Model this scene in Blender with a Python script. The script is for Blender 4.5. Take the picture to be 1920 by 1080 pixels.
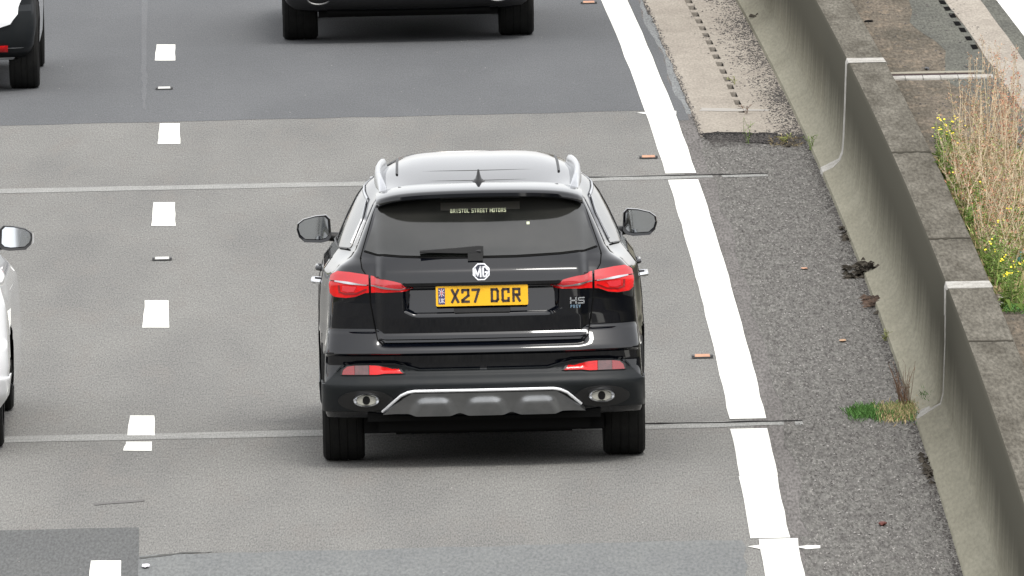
import bpy, bmesh, math, random
import numpy as np
from math import sin, cos, pi, radians, atan, sqrt
from mathutils import Vector, Matrix
from mathutils.geometry import delaunay_2d_cdt

for o in list(bpy.data.objects):
    bpy.data.objects.remove(o)
SC = bpy.context.scene
COL = SC.collection
random.seed(7)
rng = np.random.default_rng(7)

# ------------------------------------------------------------------ camera
FPX, CAMH, PITCH, ROLL = 34565.0, 8.76, atan(2577 / 34565.0), 0.021
cam_d = bpy.data.cameras.new('camera')
cam = bpy.data.objects.new('camera', cam_d)
COL.objects.link(cam)
cam_d.sensor_width = 36.0
cam_d.lens = FPX / 1920 * 36.0
cam_d.clip_start = 1.0
cam_d.clip_end = 9000
fw = Vector((0, cos(PITCH), -sin(PITCH)))
rt = Vector((1, 0, 0))
up = rt.cross(fw)
rt2 = rt * cos(ROLL) + up * (-sin(ROLL))
up2 = rt * sin(ROLL) + up * cos(ROLL)
M = Matrix((rt2, up2, -fw)).transposed().to_4x4()
M.translation = Vector((0, 0, CAMH))
cam.matrix_world = M
SC.camera = cam

# ------------------------------------------------------------------ light
SUN_EL, SUN_AZ = radians(57), radians(160)       # azimuth clockwise from +Y (ahead of the camera)
w = bpy.data.worlds.new('World')
SC.world = w
w.use_nodes = True
nt = w.node_tree
nt.nodes.clear()
sky = nt.nodes.new('ShaderNodeTexSky')
sky.sky_type = 'NISHITA'
sky.sun_disc = False
sky.sun_elevation = SUN_EL
sky.sun_rotation = SUN_AZ
sky.dust_density = 3.0
sky.air_density = 1.0
hs = nt.nodes.new('ShaderNodeHueSaturation')
hs.inputs['Saturation'].default_value = 0.25
hs.inputs['Value'].default_value = 1.0
bg = nt.nodes.new('ShaderNodeBackground')
bg.inputs['Strength'].default_value = 0.15
wo = nt.nodes.new('ShaderNodeOutputWorld')
nt.links.new(sky.outputs[0], hs.inputs['Color'])
veil = nt.nodes.new('ShaderNodeMix')        # thin even cloud over the whole sky
veil.data_type = 'RGBA'
veil.inputs[0].default_value = 0.5
veil.inputs[7].default_value = (6.9, 6.85, 6.8, 1)
nt.links.new(hs.outputs[0], veil.inputs[6])
nt.links.new(veil.outputs[2], bg.inputs['Color'])
nt.links.new(bg.outputs[0], wo.inputs['Surface'])
sun_d = bpy.data.lights.new('sun', 'SUN')
sun_d.energy = 0.9
sun_d.angle = radians(14)
sun_d.color = (1.0, 0.97, 0.92)
sun = bpy.data.objects.new('sun', sun_d)
COL.objects.link(sun)
sd = Vector((sin(SUN_AZ) * cos(SUN_EL), cos(SUN_AZ) * cos(SUN_EL), sin(SUN_EL)))
sun.rotation_euler = sd.to_track_quat('Z', 'Y').to_euler()
sun.location = (0, 100, 60)
SC.view_settings.view_transform = 'Standard'
SC.view_settings.look = 'None'
SC.view_settings.gamma = 1
SC.view_settings.use_curve_mapping = False
SC.view_settings.exposure = 0.95


def lay(z):
    """flush sheets: keep them about a millimetre apart"""
    b = round(z / .66) * .66 if z > .5 else 0.0
    return b + (z - b) * .36 if 0 < z - b < .02 else z


def at(px, py, z=0.0):
    """point of the horizontal plane z that the photograph shows at (px, py)"""
    a, b = (px - 960) / FPX, -(py - 540) / FPX
    a2, b2 = a * cos(ROLL) + b * sin(ROLL), -a * sin(ROLL) + b * cos(ROLL)
    d = fw + rt * a2 + up * b2
    t = (z - CAMH) / d.z
    return d.x * t, d.y * t


# ------------------------------------------------------------------ materials
def mat(name, base, rough=0.6, metal=0.0, coat=0.0, var=None, var2=None, scale=(1, 1, 1), nscale=5.0, detail=4,
        bump=0.0, bscale=40.0, bdist=0.01, spec=0.5, spk=None, spkscale=(120, 10, 60), emit=None, ramp=(0.35, 0.65),
        trans=0.0, spk2=None, alpha=None, coat_rough=0.03, island=None):
    m = bpy.data.materials.new(name)
    m.use_nodes = True
    n = m.node_tree.nodes
    L = m.node_tree.links
    p = n['Principled BSDF']
    p.inputs['Base Color'].default_value = (*base, 1)
    p.inputs['Roughness'].default_value = rough
    p.inputs['Metallic'].default_value = metal
    p.inputs['Coat Weight'].default_value = coat
    p.inputs['Coat Roughness'].default_value = coat_rough
    p.inputs['Specular IOR Level'].default_value = spec
    p.inputs['Transmission Weight'].default_value = trans
    col = None
    tc = n.new('ShaderNodeTexCoord')

    def noise(sc, s, det, rg=(0.35, 0.65)):
        mp = n.new('ShaderNodeMapping')
        mp.inputs['Scale'].default_value = sc
        L.new(tc.outputs['Object'], mp.inputs['Vector'])
        t = n.new('ShaderNodeTexNoise')
        t.inputs['Scale'].default_value = s
        t.inputs['Detail'].default_value = det
        t.inputs['Roughness'].default_value = 0.6
        L.new(mp.outputs[0], t.inputs['Vector'])
        r = n.new('ShaderNodeMapRange')
        r.inputs[1].default_value, r.inputs[2].default_value = rg
        L.new(t.outputs[0], r.inputs[0])
        return r.outputs[0]

    def mix(fac, a, b, blend='MIX'):
        x = n.new('ShaderNodeMix')
        x.data_type = 'RGBA'
        x.blend_type = blend
        if hasattr(fac, 'name'):
            L.new(fac, x.inputs[0])
        else:
            x.inputs[0].default_value = fac
        for i, v in ((6, a), (7, b)):
            if isinstance(v, tuple):
                x.inputs[i].default_value = (*v, 1)
            else:
                L.new(v, x.inputs[i])
        return x.outputs[2]
    if var is not None:
        col = mix(noise(scale, nscale, detail, ramp), base, var)
    if var2 is not None:
        col = mix(noise((scale[0] * 3.1, scale[1] * 3.1, scale[2] * 3.1), nscale, 5, (0.52, 0.72)), col if col else base, var2)
    if spk is not None:
        f = noise(spkscale, 1.0, 2, (0.30, 0.70))
        g = n.new('ShaderNodeMapRange')
        g.inputs[3].default_value, g.inputs[4].default_value = 1 - spk, 1 + spk
        L.new(f, g.inputs[0])
        cb = n.new('ShaderNodeCombineColor')
        for i in range(3):
            L.new(g.outputs[0], cb.inputs[i])
        col = mix(1.0, col if col else base, cb.outputs[0], 'MULTIPLY')
    if spk2 is not None:      # sparse pale chippings
        f = noise((spkscale[0] * .8, spkscale[1] * .8, spkscale[2]), 1.3, 1, (0.66, 0.70))
        col = mix(f, col if col else base, spk2)
    if island is not None:
        gi = n.new('ShaderNodeNewGeometry')
        g = n.new('ShaderNodeMapRange')
        g.inputs[3].default_value, g.inputs[4].default_value = 1 - island, 1 + island
        L.new(gi.outputs['Random Per Island'], g.inputs[0])
        cb = n.new('ShaderNodeCombineColor')
        for i in range(3):
            L.new(g.outputs[0], cb.inputs[i])
        col = mix(1.0, col if col else base, cb.outputs[0], 'MULTIPLY')
    if col is not None:
        L.new(col, p.inputs['Base Color'])
    if bump:
        mp = n.new('ShaderNodeTexNoise')
        mp.inputs['Scale'].default_value = bscale
        mp.inputs['Detail'].default_value = 4
        L.new(tc.outputs['Object'], mp.inputs['Vector'])
        b = n.new('ShaderNodeBump')
        b.inputs['Strength'].default_value = bump
        b.inputs['Distance'].default_value = bdist
        L.new(mp.outputs[0], b.inputs['Height'])
        L.new(b.outputs[0], p.inputs['Normal'])
    return m


A_OLD = mat('asphalt_old', (0.185, 0.182, 0.171), .9, var=(0.151, 0.149, 0.142), scale=(.8, .10, 1), nscale=1.6, var2=(0.170, 0.163, 0.152), spk=.36, spkscale=(120, 9, 60), spec=0.10)
A_DARK = mat('asphalt_dark', (0.114, 0.117, 0.121), .85, var=(0.098, 0.101, 0.105), scale=(.6, .1, 1), nscale=1.5, spk=.24, spkscale=(120, 9, 60), spec=0.10)
A_PATCH = mat('asphalt_patch', (0.108, 0.110, 0.108), .9, var=(0.098, 0.100, 0.100), scale=(.7, .15, 1), nscale=2, spk=.26, spkscale=(75, 7, 60), spec=0.10)
A_PATCH2 = mat('asphalt_patch_blue', (0.161, 0.166, 0.163), .9, var=(0.144, 0.149, 0.149), scale=(2, .3, 1), nscale=2, spk=.22, spkscale=(60, 7, 60), spec=0.10)
A_TRENCH = mat('asphalt_trench', (0.198, 0.205, 0.205), .9, var=(0.166, 0.172, 0.172), scale=(6, .6, 1), nscale=2, spk=.3, spkscale=(70, 7, 60), spec=0.10)
A_COARSE = mat('asphalt_coarse', (0.157, 0.153, 0.143), .95, var=(0.111, 0.106, 0.101), scale=(9, 1.1, 1), nscale=2, spk=.38, spkscale=(62, 5.5, 40), spk2=(.24, .23, .215), spec=0.0)
A_EDGE = mat('asphalt_edge', (0.165, 0.156, 0.150), .9, var=(0.132, 0.125, 0.120), scale=(5, .5, 1), nscale=2, spk=.35, spkscale=(70, 6, 60), spec=0.0)
CRACK = mat('crack_filler', (.028, .027, .027), 1.0, spec=0.0)
JOINT = mat('joint_pale', (0.276, 0.276, 0.262), .85, var=(0.222, 0.222, 0.213), scale=(1.5, 4, 1), nscale=2, spk=.25, spec=0.10)
LINE = mat('road_paint', (.80, .79, .73), .7, var=(.74, .74, .70), scale=(2, .5, 1), nscale=3, spk=.06)
CONC_SLAB = mat('slab_concrete', (0.326, 0.296, 0.255), .9, var=(0.277, 0.249, 0.215), scale=(2, .5, 1), nscale=2.5, spk=.16, spkscale=(60, 6, 50), spec=0.0)
CONC_FACE = mat('barrier_concrete', (0.277, 0.265, 0.211), .9, var=(0.221, 0.210, 0.166), scale=(.8, .30, .6), nscale=1.6, spk=.12, spkscale=(60, 5, 50), ramp=(.3, .7), bump=.1, bscale=30, spec=0.0)
CONC_TOP = mat('barrier_top_concrete', (0.149, 0.139, 0.118), .95, var=(0.092, 0.085, 0.071), scale=(3, .35, 2), nscale=2.4, spk=.32, spkscale=(55, 5, 50), bump=.4, bscale=35, spec=0.0)
MEDIAN = mat('median_surface', (0.145, 0.124, 0.100), .95, var=(0.092, 0.083, 0.068), scale=(2, .3, 1), nscale=2, var2=(0.194, 0.158, 0.121), spk=.34, spkscale=(50, 5, 50), spec=0.0)
MED_DARK = mat('median_dark', (0.121, 0.121, 0.106), .95, var=(0.097, 0.097, 0.087), scale=(2, .3, 1), nscale=2, spk=.28, spkscale=(60, 5, 50), spec=0.0)
WHITE_CONC = mat('joint_cover', (0.425, 0.413, 0.388), .85, var=(0.300, 0.288, 0.263), scale=(5, 3, 5), nscale=2, spk=.12, spec=0.0)
DARK = mat('dark_void', (.010, .010, .010), 1.0, spec=0.0)
GRASSLAND = mat('verge_grass', (.07, .085, .03), .95, var=(.10, .09, .045), nscale=.3)
GLOSS = mat('black_gloss_paint', (.0016, .0022, .0042), .5, coat=1.0, spec=.0, var=(.0045, .0050, .0066), nscale=3.5, ramp=(.5, .75), coat_rough=.045, bump=.012, bscale=3, bdist=.01)
WHITEP = mat('white_paint', (.80, .81, .82), .35, coat=1.0, var=(.78, .79, .80), nscale=2)
CLAD = mat('grey_plastic', (.013, .015, .017), .42, var=(.017, .019, .020), nscale=6, spec=.16, bump=.08, bscale=200, bdist=.002)
BLACKPL = mat('black_plastic', (.010, .010, .011), .5, var=(.013, .013, .013), nscale=6)
GLASS = mat('tinted_glass', (.008, .009, .008), .10, coat=.5, spec=.6, var=(.022, .022, .020), nscale=2.2, coat_rough=.02)
SIDEGLASS = mat('side_glass', (.02, .02, .02), .04, spec=.8)
MIRRORG = mat('mirror_glass', (.60, .63, .66), .05, metal=1.0)
SILVER = mat('satin_silver', (.55, .56, .58), .28, metal=1.0, var=(.50, .51, .53), nscale=20)
SKIDM = mat('skid_silver', (.24, .245, .25), .30, metal=.9, var=(.20, .205, .21), nscale=12)
CHROME = mat('chrome', (.75, .76, .78), .12, metal=1.0)
RUBBER = mat('tyre_rubber', (.007, .007, .007), .85, spec=.25, var=(.011, .011, .010), nscale=14, bump=.25, bscale=60)
RED_HI = mat('lens_red_bright', (.72, .008, .008), .2, coat=.4, spec=.3, var=(.45, .004, .006), nscale=14)
RED_PINK = mat('lens_red_pale', (.42, .018, .024), .15, coat=.6, spec=.5, var=(.45, .015, .02), nscale=24)
RED_DK = mat('lens_red_dark', (.22, .006, .008), .12, coat=1.0)
RED_FOG = mat('lens_fog', (.11, .035, .035), .2, coat=1.0, var=(.06, .02, .02), nscale=18)
YELLOW = mat('plate_yellow', (.80, .43, .010), .5, var=(.77, .41, .010), nscale=8, spec=.4)
PLTXT = mat('plate_black', (.035, .022, .02), .5)
FLAGB = mat('flag_blue', (.03, .03, .12), .5)
FLAGR = mat('flag_red', (.5, .05, .06), .5)
FLAGW = mat('flag_white', (.65, .62, .66), .5)
BADGEW = mat('badge_white', (.78, .79, .82), .3, metal=.3)
BADGEB = mat('badge_dark', (.012, .015, .03), .3)
TXTW = mat('sticker_glint_white', (.62, .66, .45), .6)
STICKER = mat('sticker_band', (.045, .043, .038), .35)
BLUEINK = mat('blue_livery', (.02, .25, .45), .4)
AMBER = mat('stud_amber', (.50, .24, .12), .5, var=(.40, .18, .09), nscale=30)
STUDW = mat('stud_white', (.50, .50, .47), .5)
STUDH = mat('stud_housing', (.05, .05, .05), .7)
STRAW = mat('straw', (.40, .32, .17), .85, island=.35)
STALK = mat('pale_stalk', (.50, .41, .28), .85, island=.2)
PINKY = mat('dry_seed', (.36, .22, .13), .9, island=.55)
RUST = mat('rusty_seed', (.40, .17, .10), .9, island=.5)
BROWNW = mat('dead_twig', (.13, .075, .045), .9, island=.4)
GREENL = mat('leaf_green', (.17, .26, .05), .75, island=.45)
GREEND = mat('leaf_dark_green', (0.084, 0.182, 0.049), .75, spec=.1, island=.45)
OLIVE = mat('leaf_olive', (.25, .27, .085), .8, island=.4)
YFLOW = mat('ragwort_yellow', (.85, .68, .03), .7, island=.15)
STONE = mat('stone_pale', (.24, .23, .22), .9, island=.75)
STONED = mat('stone_dark', (.055, .050, .047), .95, island=.5)
MOSS = mat('moss_dirt', (.046, .041, .034), 1.0, island=.8, spec=0.0)
LEAFRED = mat('leaf_red', (.10, .02, .012), .7)
TEAL = mat('litter_teal', (.10, .35, .36), .5)
GLOSS.node_tree.nodes['Principled BSDF'].inputs['Coat IOR'].default_value = 1.55
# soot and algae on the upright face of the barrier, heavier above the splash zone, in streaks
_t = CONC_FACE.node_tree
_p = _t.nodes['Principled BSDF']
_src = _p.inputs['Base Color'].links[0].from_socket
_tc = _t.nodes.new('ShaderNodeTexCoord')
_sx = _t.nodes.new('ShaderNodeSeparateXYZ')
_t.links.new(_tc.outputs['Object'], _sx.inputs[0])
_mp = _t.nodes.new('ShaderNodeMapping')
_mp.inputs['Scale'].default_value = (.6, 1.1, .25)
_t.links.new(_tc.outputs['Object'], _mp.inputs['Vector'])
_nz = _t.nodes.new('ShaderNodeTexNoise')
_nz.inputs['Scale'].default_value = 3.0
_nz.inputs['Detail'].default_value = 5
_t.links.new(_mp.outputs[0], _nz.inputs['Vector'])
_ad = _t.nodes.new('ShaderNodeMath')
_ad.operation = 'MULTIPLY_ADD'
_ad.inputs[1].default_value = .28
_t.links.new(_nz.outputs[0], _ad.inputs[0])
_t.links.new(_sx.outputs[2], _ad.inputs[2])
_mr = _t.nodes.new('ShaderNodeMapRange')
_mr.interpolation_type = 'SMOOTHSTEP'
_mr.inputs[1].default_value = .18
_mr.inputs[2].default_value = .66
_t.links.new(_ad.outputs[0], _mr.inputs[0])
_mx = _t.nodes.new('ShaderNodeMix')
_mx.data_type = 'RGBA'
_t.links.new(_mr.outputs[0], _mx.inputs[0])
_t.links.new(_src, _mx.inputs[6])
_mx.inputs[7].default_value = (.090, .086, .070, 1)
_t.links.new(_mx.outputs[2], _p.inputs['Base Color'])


# ------------------------------------------------------------------ object helpers
def link(name, me, parent=None, m=None, smooth=False):
    o = bpy.data.objects.new(name, me)
    COL.objects.link(o)
    if parent:
        o.parent = parent
    if m is not None:
        ms = m if isinstance(m, (list, tuple)) else [m]
        for k in ms:
            me.materials.append(k)
    if smooth:
        me.polygons.foreach_set('use_smooth', [True] * len(me.polygons))
        try:
            me.set_sharp_from_angle(angle=radians(smooth if smooth is not True else 38))
        except Exception:
            pass
    return o


def mesh(name, V, Fc, parent=None, m=None, smooth=False, mi=None):
    me = bpy.data.meshes.new(name)
    me.from_pydata([tuple(v) for v in V], [], Fc)
    if mi is not None:
        pass
    me.update()
    o = link(name, me, parent, m, smooth)
    if mi is not None:
        me.polygons.foreach_set('material_index', mi)
    return o


def tag(o, label=None, cat=None, group=None, kind=None):
    if label:
        o['label'] = label
    if cat:
        o['category'] = cat
    if group:
        o['group'] = group
    if kind:
        o['kind'] = kind
    return o


def empty(name, loc, rz=0, label=None, cat=None, group=None):
    o = bpy.data.objects.new(name, None)
    COL.objects.link(o)
    o.location = loc
    o.rotation_euler = (0, 0, rz)
    o.empty_display_size = .2
    return tag(o, label, cat, group)


class MB:
    """collects shapes for one mesh"""

    def __init__(s):
        s.v, s.f, s.mi = [], [], []
        s.cur = 0

    def add(s, V, F):
        b = len(s.v)
        s.v += [tuple(p) for p in V]
        s.f += [tuple(i + b for i in f) for f in F]
        s.mi += [s.cur] * len(F)

    def box(s, x0, x1, y0, y1, z0, z1):
        V = [(x, y, z) for x in (x0, x1) for y in (y0, y1) for z in (z0, z1)]
        s.add(V, [(0, 1, 3, 2), (4, 6, 7, 5), (0, 4, 5, 1), (2, 3, 7, 6), (0, 2, 6, 4), (1, 5, 7, 3)])

    def prism(s, poly, y0, y1, ax='xz'):
        """polygon in (x,z) extruded along y"""
        n = len(poly)
        V = [(p[0], y0, p[1]) for p in poly] + [(p[0], y1, p[1]) for p in poly]
        F = [tuple(range(n)), tuple(range(2 * n - 1, n - 1, -1))] + [(i, i + n, (i + 1) % n + n, (i + 1) % n) for i in range(n)]
        s.add(V, F)

    def tube(s, pts, r, n=6, r1=None):
        pts = [Vector(p) for p in pts]
        rings = []
        N = len(pts)
        for i, p in enumerate(pts):
            d = (pts[min(i + 1, N - 1)] - pts[max(i - 1, 0)]).normalized()
            a = d.cross(Vector((0, 0, 1)))
            if a.length < .1:
                a = d.cross(Vector((1, 0, 0)))
            a.normalize()
            b = d.cross(a)
            rr = r if r1 is None else r + (r1 - r) * i / (N - 1)
            rings.append([p + a * rr * cos(2 * pi * k / n) + b * rr * sin(2 * pi * k / n) for k in range(n)])
        V = [q for R in rings for q in R]
        F = [(i * n + k, i * n + (k + 1) % n, (i + 1) * n + (k + 1) % n, (i + 1) * n + k) for i in range(N - 1) for k in range(n)]
        F += [tuple(range(n)), tuple(range((N - 1) * n, N * n))[::-1]]
        s.add(V, F)

    def leaf(s, p, d, L, w, bend=.3, up_=Vector((0, 0, 1))):
        p = Vector(p)
        d = Vector(d).normalized()
        a = d.cross(up_)
        if a.length < .05:
            a = Vector((1, 0, 0))
        a.normalize()
        m = p + d * L * .5
        e = p + d * L - up_ * L * bend
        s.add([p, m + a * w / 2, e, m - a * w / 2], [(0, 1, 2), (0, 2, 3)])

    def build(s, name, m, parent=None, smooth=False):
        o = mesh(name, s.v, s.f, parent, m, smooth, mi=s.mi if isinstance(m, (list, tuple)) else None)
        return o


def recalc(o):
    bm = bmesh.new()
    bm.from_mesh(o.data)
    bmesh.ops.recalc_face_normals(bm, faces=bm.faces)
    bm.to_mesh(o.data)
    bm.free()


# ------------------------------------------------------------------ the road alignment
def S(y):                      # sideways shift of everything that follows the curve of the road
    t = y - 110
    return -1.85e-4 * t * t - .005 * t if t > -75 else -1.85e-4 * 75 * 75 + .375


DS = list(np.concatenate([np.arange(36, 90, 6), np.arange(90, 160, 1.5), np.arange(160, 640, 12)]))


def strip(name, o0, o1, y0, y1, z, m, parent=None, z1=None, thick=0.0, wob=0.0, seed=0, step=None):
    """ribbon along the road between offsets o0 and o1 (numbers or functions of y)"""
    ys = [y0] + [d for d in DS if y0 + .05 < d < y1 - .05] + [y1]
    if step:
        ys = list(np.arange(y0, y1, step)) + [y1]
    f0 = o0 if callable(o0) else (lambda y: o0)
    f1 = o1 if callable(o1) else (lambda y: o1)
    r = random.Random(seed)
    z = lay(z)
    V, F = [], []
    for y in ys:
        w0 = r.uniform(-wob, wob)
        w1 = r.uniform(-wob, wob)
        V += [(S(y) + f0(y) + w0, y, z), (S(y) + f1(y) + w1, y, z if z1 is None else z1)]
    for i in range(len(ys) - 1):
        F.append((2 * i, 2 * i + 1, 2 * i + 3, 2 * i + 2))
    if thick:
        n = len(V)
        V += [(x, y, zz - thick) for x, y, zz in V]
        k = len(ys) - 1
        for i in range(k):
            F.append((2 * i, 2 * i + 2, n + 2 * i + 2, n + 2 * i))
            F.append((2 * i + 1, n + 2 * i + 1, n + 2 * i + 3, 2 * i + 3))
        F.append((0, n, n + 1, 1))
        F.append((2 * k, 2 * k + 1, n + 2 * k + 1, n + 2 * k))
    return mesh(name, V, F, parent, m)


OL, OR = 1.235, 1.445          # white edge line
OFOOT = 2.305                  # barrier foot
OSLAB = 1.665                  # left edge of the drainage slab
ZM = 0.66                      # level of the filled central reserve and the other carriageway
J1a, J1b, J2a, J2b = 127.25, 127.75, 106.25, 106.75    # expansion joints
BACK = .19 + .27

ground = mesh('ground', [(-3000, -600, -.45), (3000, -600, -.45), (3000, 5000, -.45), (-3000, 5000, -.45)], [(0, 1, 2, 3)], None, GRASSLAND)
tag(ground, kind='structure')
road = tag(strip('road', -13.0, OSLAB - .30, 36, 640, 0, A_OLD, thick=.3), kind='structure')
shoulder_edge = strip('shoulder_edge', OSLAB - .30, OSLAB - .10, 36, 640, 0, A_EDGE, road)
strip('verge', -60, -13.0, 36, 640, -.02, GRASSLAND, road)
# newer, darker surfacing up the road, and repairs
jag = lambda s: (lambda y: 0)
yb = 134.75
V = []
nx = 60
xs = np.linspace(-13, OL + .02, nx)
dk = []
for i, x in enumerate(xs):
    dk.append((S(yb) + x, yb - .22 + .5 * (x + 2.5) / 4 * .3 + random.uniform(-.05, .05), .0015))
ys = [136 + .0] + [d for d in DS if d > 136.5]
V += dk
F = []
base = len(V)
for y in ys:
    V += [(S(y) + x, y, .0015) for x in xs]
rows = len(ys) + 1
for j in range(rows - 1):
    for i in range(nx - 1):
        F.append((j * nx + i, j * nx + i + 1, (j + 1) * nx + i + 1, (j + 1) * nx + i))
mesh('dark_resurfacing', V, F, road, A_DARK)


def quadpatch(name, pts, z, m, parent=road, jitter=.0, sub=12):
    """flat patch whose outline is a list of ground points, edges broken up a little"""
    z = lay(z)
    P = []
    for i in range(len(pts)):
        a, b = Vector(pts[i]), Vector(pts[(i + 1) % len(pts)])
        for k in range(sub):
            q = a.lerp(b, k / sub)
            P.append((q.x + random.uniform(-jitter, jitter) * .3, q.y + random.uniform(-jitter, jitter), z))
    return mesh(name, P, [tuple(range(len(P)))], parent, m)


quadpatch('dark_patch', [at(-900, 1014), at(262, 989), at(250, 1600), at(-900, 1640)], .0045, A_PATCH, jitter=.02)
quadpatch('repair_patch', [at(258, 1042), at(1395, 1012), at(1425, 1600), at(250, 1640)], .004, A_PATCH2, jitter=.05, sub=30)
quadpatch('repair_patch', [at(1500, 1006), at(1775, 1003), at(1840, 1400), at(1560, 1400)], .006, A_COARSE, jitter=.04, sub=20)
quadpatch('crack', [at(262, 1046), at(340, 1037), at(420, 1035), at(340, 1039), at(262, 1049)], .0095, mat('crack_grey', (.10, .10, .096), 1, spec=0), jitter=.025, sub=8)
quadpatch('crack', [at(176, 944), at(268, 937), at(270, 941), at(178, 948)], .0075, mat('scar', (.11, .105, .10), .9), jitter=.02, sub=5)
quadpatch('lane_seam', [at(265, -400), at(277, -400), at(276, 120), at(273, 206), at(268, 206), at(264, 120)], .0078, mat('seam', (.098, .101, .106), .9, spk=.3), jitter=.03)
# the joints across the carriageway
for (ya, yb_, xr) in ((J1a, J1b, 1440), (J2a, J2b, 1505)):
    ym = (ya + yb_) / 2
    xe = at(xr, 330 if ym > 120 else 792)[0] - S(ym)
    n = 60
    V, F = [], []
    for i in range(n + 1):
        x = -13 + (xe + 13) * i / n
        taper = .44 if x < OR - .2 else .26
        V += [(S(ym) + x, ym - .25 * taper * 2 + random.uniform(-.02, .02), .0022), (S(ym) + x, ym + .25 * taper * 2 + random.uniform(-.02, .02), .0022)]
    for i in range(n):
        F.append((2 * i, 2 * i + 2, 2 * i + 3, 2 * i + 1))
    mesh('joint_band', V, F, road, JOINT)
    V, F = [], []
    for i in range(21):
        x = -.2 + (xe + .2) * i / 20
        V += [(S(ym) + x, ym + .10 + random.uniform(-.02, .02), .0045), (S(ym) + x, ym + .19 + random.uniform(-.05, .01), .0045)]
    for i in range(20):
        F.append((2 * i, 2 * i + 2, 2 * i + 3, 2 * i + 1))
    mesh('joint_crack', V, F, road, CRACK)
# edge line and lane dashes
segs = [(127.85, 640, 0), (106.85, 127.2, 0), (102.95, 106.15, -.005), (98.95, 102.93, -.01), (36, 98.9, .03)]
for a, b, sft in segs:
    strip('edge_line', OL + sft, OR + sft, a, b, .011, LINE, road, step=.8 if b < 130 else None, wob=.004, seed=int(a))
for (x0, x1, y0, y1) in ((1194, 1268, 209, 216), (1402, 1460, 1022, 1030), (1490, 1538, 1024, 1029)):
    quadpatch('line_smear', [at(x0, (y0 + y1) / 2), at((x0 + x1) / 2, y0), at(x1, y0), at(x1, y1), at((x0 + x1) / 2, y1 + 2)], .0125, LINE, sub=2)
dashes = [(291, 330, 84, 114, 0), (297, 339, 232, 270, 0), (285, 330, 380, 424, 0), (268, 318, 564, 615, 2), (239, 291, 780, 817, 3), (232, 286, 829, 846, 4), (162, 226, 1052, 1128, 12)]
for x0, x1, y0, y1, sk in dashes:
    quadpatch('lane_dash', [at(x0 - 1, y1), at(x0 + 3 + sk * .5, y0), at(x1 - 2 + sk * .3, y0), at(x1 - 1, y1)], .0085, LINE, sub=4, jitter=.01)
y = 153.0
while y < 330:
    xo = -2.38
    mesh('lane_dash', [(S(y) + xo, y, lay(.0085)), (S(y) + xo + .15, y, lay(.0085)), (S(y + 2) + xo + .15, y + 2, lay(.0085)), (S(y + 2) + xo, y + 2, lay(.0085))], [(0, 1, 2, 3)], road, LINE)
    y += 9
y = 45.0
while y < 330:
    xo = -6.1
    mesh('lane_dash', [(S(y) + xo, y, lay(.0085)), (S(y) + xo + .15, y, lay(.0085)), (S(y + 2) + xo + .15, y + 2, lay(.0085)), (S(y + 2) + xo, y + 2, lay(.0085))], [(0, 1, 2, 3)], road, LINE)
    y += 9
strip('hard_shoulder_line', -9.9, -9.7, 36, 640, .0085, LINE, road)
# trench of paler asphalt and dark gap between line and slab
strip('dark_gap', OR + .0, lambda y: OR + .07 + .02 * sin(y * .9), 133.5, 640, .004, A_DARK, road, step=.7, wob=.012, seed=3)
strip('trench_fill', lambda y: OR + .07 + .02 * sin(y * .9), OSLAB - .10, 134.2, 640, .0055, A_TRENCH, road, step=.7, wob=.012, seed=3)
quadpatch('asphalt_scuff', [at(1310, 252), at(1336, 249), at(1455, 250), at(1500, 262), at(1480, 272), at(1325, 262)], .012, CRACK, jitter=.06, sub=6)
# coarse verge beside the line
verge = tag(strip('shoulder', OSLAB - .10, OFOOT + .3, 36, 131.6, 0, A_COARSE), kind='structure')
strip('smooth_margin', OSLAB - .10, lambda y: OR + .09, 36, 131.6, .0045, A_EDGE, verge, step=1.2, wob=.012, seed=9)
strip('coarse_surface', lambda y: OR + .10 + .02 * sin(y * 1.3), OSLAB - .05, 36, 130.5, .008, A_COARSE, verge, step=1.0, wob=.012, seed=11)
# drainage slab with real slots
slab = tag(strip('drainage_slab', OSLAB - .10, 1.905, 131.6, 640, .004, CONC_SLAB, thick=.004, step=3.1, wob=.006, seed=5), kind='structure')
OS0, OS1 = 1.905, 1.955
strip('slab_panel', OS1, OFOOT + .3, 131.6, 640, .004, CONC_SLAB, slab)
strip('channel_bed', OS0 - .05, OS1 + .05, 131, 640, -.12, DARK, slab)
yy = 131.6
k = 0
slot_me = None
while yy < 330:
    y1 = yy + (2.6 if k == 0 else .36)
    V = [(S(yy) + OS0 - .002, yy, .0012), (S(yy) + OS1 + .002, yy, .0012), (S(y1) + OS1 + .002, y1, .0012), (S(y1) + OS0 - .002, y1, .0012)]
    V += [(x, yv, -.10) for x, yv, z in V]
    mesh('slot_bar', V, [(0, 1, 2, 3), (0, 4, 5, 1), (2, 6, 7, 3)], slab, CONC_SLAB)
    yy = y1 + .55
    k += 1
quadpatch('pale_joint', [at(1312, 209), at(1314, 203), at(1440, 206), at(1442, 209)], .0105, mat('pale_concrete', (.33, .31, .28), .9), slab, jitter=.04, sub=6)

# ------------------------------------------------------------------ concrete barrier
prof = [(0, 0), (0.008, .03), (.15, .10), (.166, .16), (.182, .45), (.190, .765), (.202, .782), (.448, .782), (.460, .768), (.47, .60), (.52, -.1)]


prof2 = [(0, 0), (0.006, .03), (.08, .066), (.130, .100), (.150, .15), (.160, .24), (.168, .36), (.177, .52), (.190, .765), (.202, .782), (.448, .782), (.460, .768), (.47, .60), (.52, -.1)]


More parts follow.
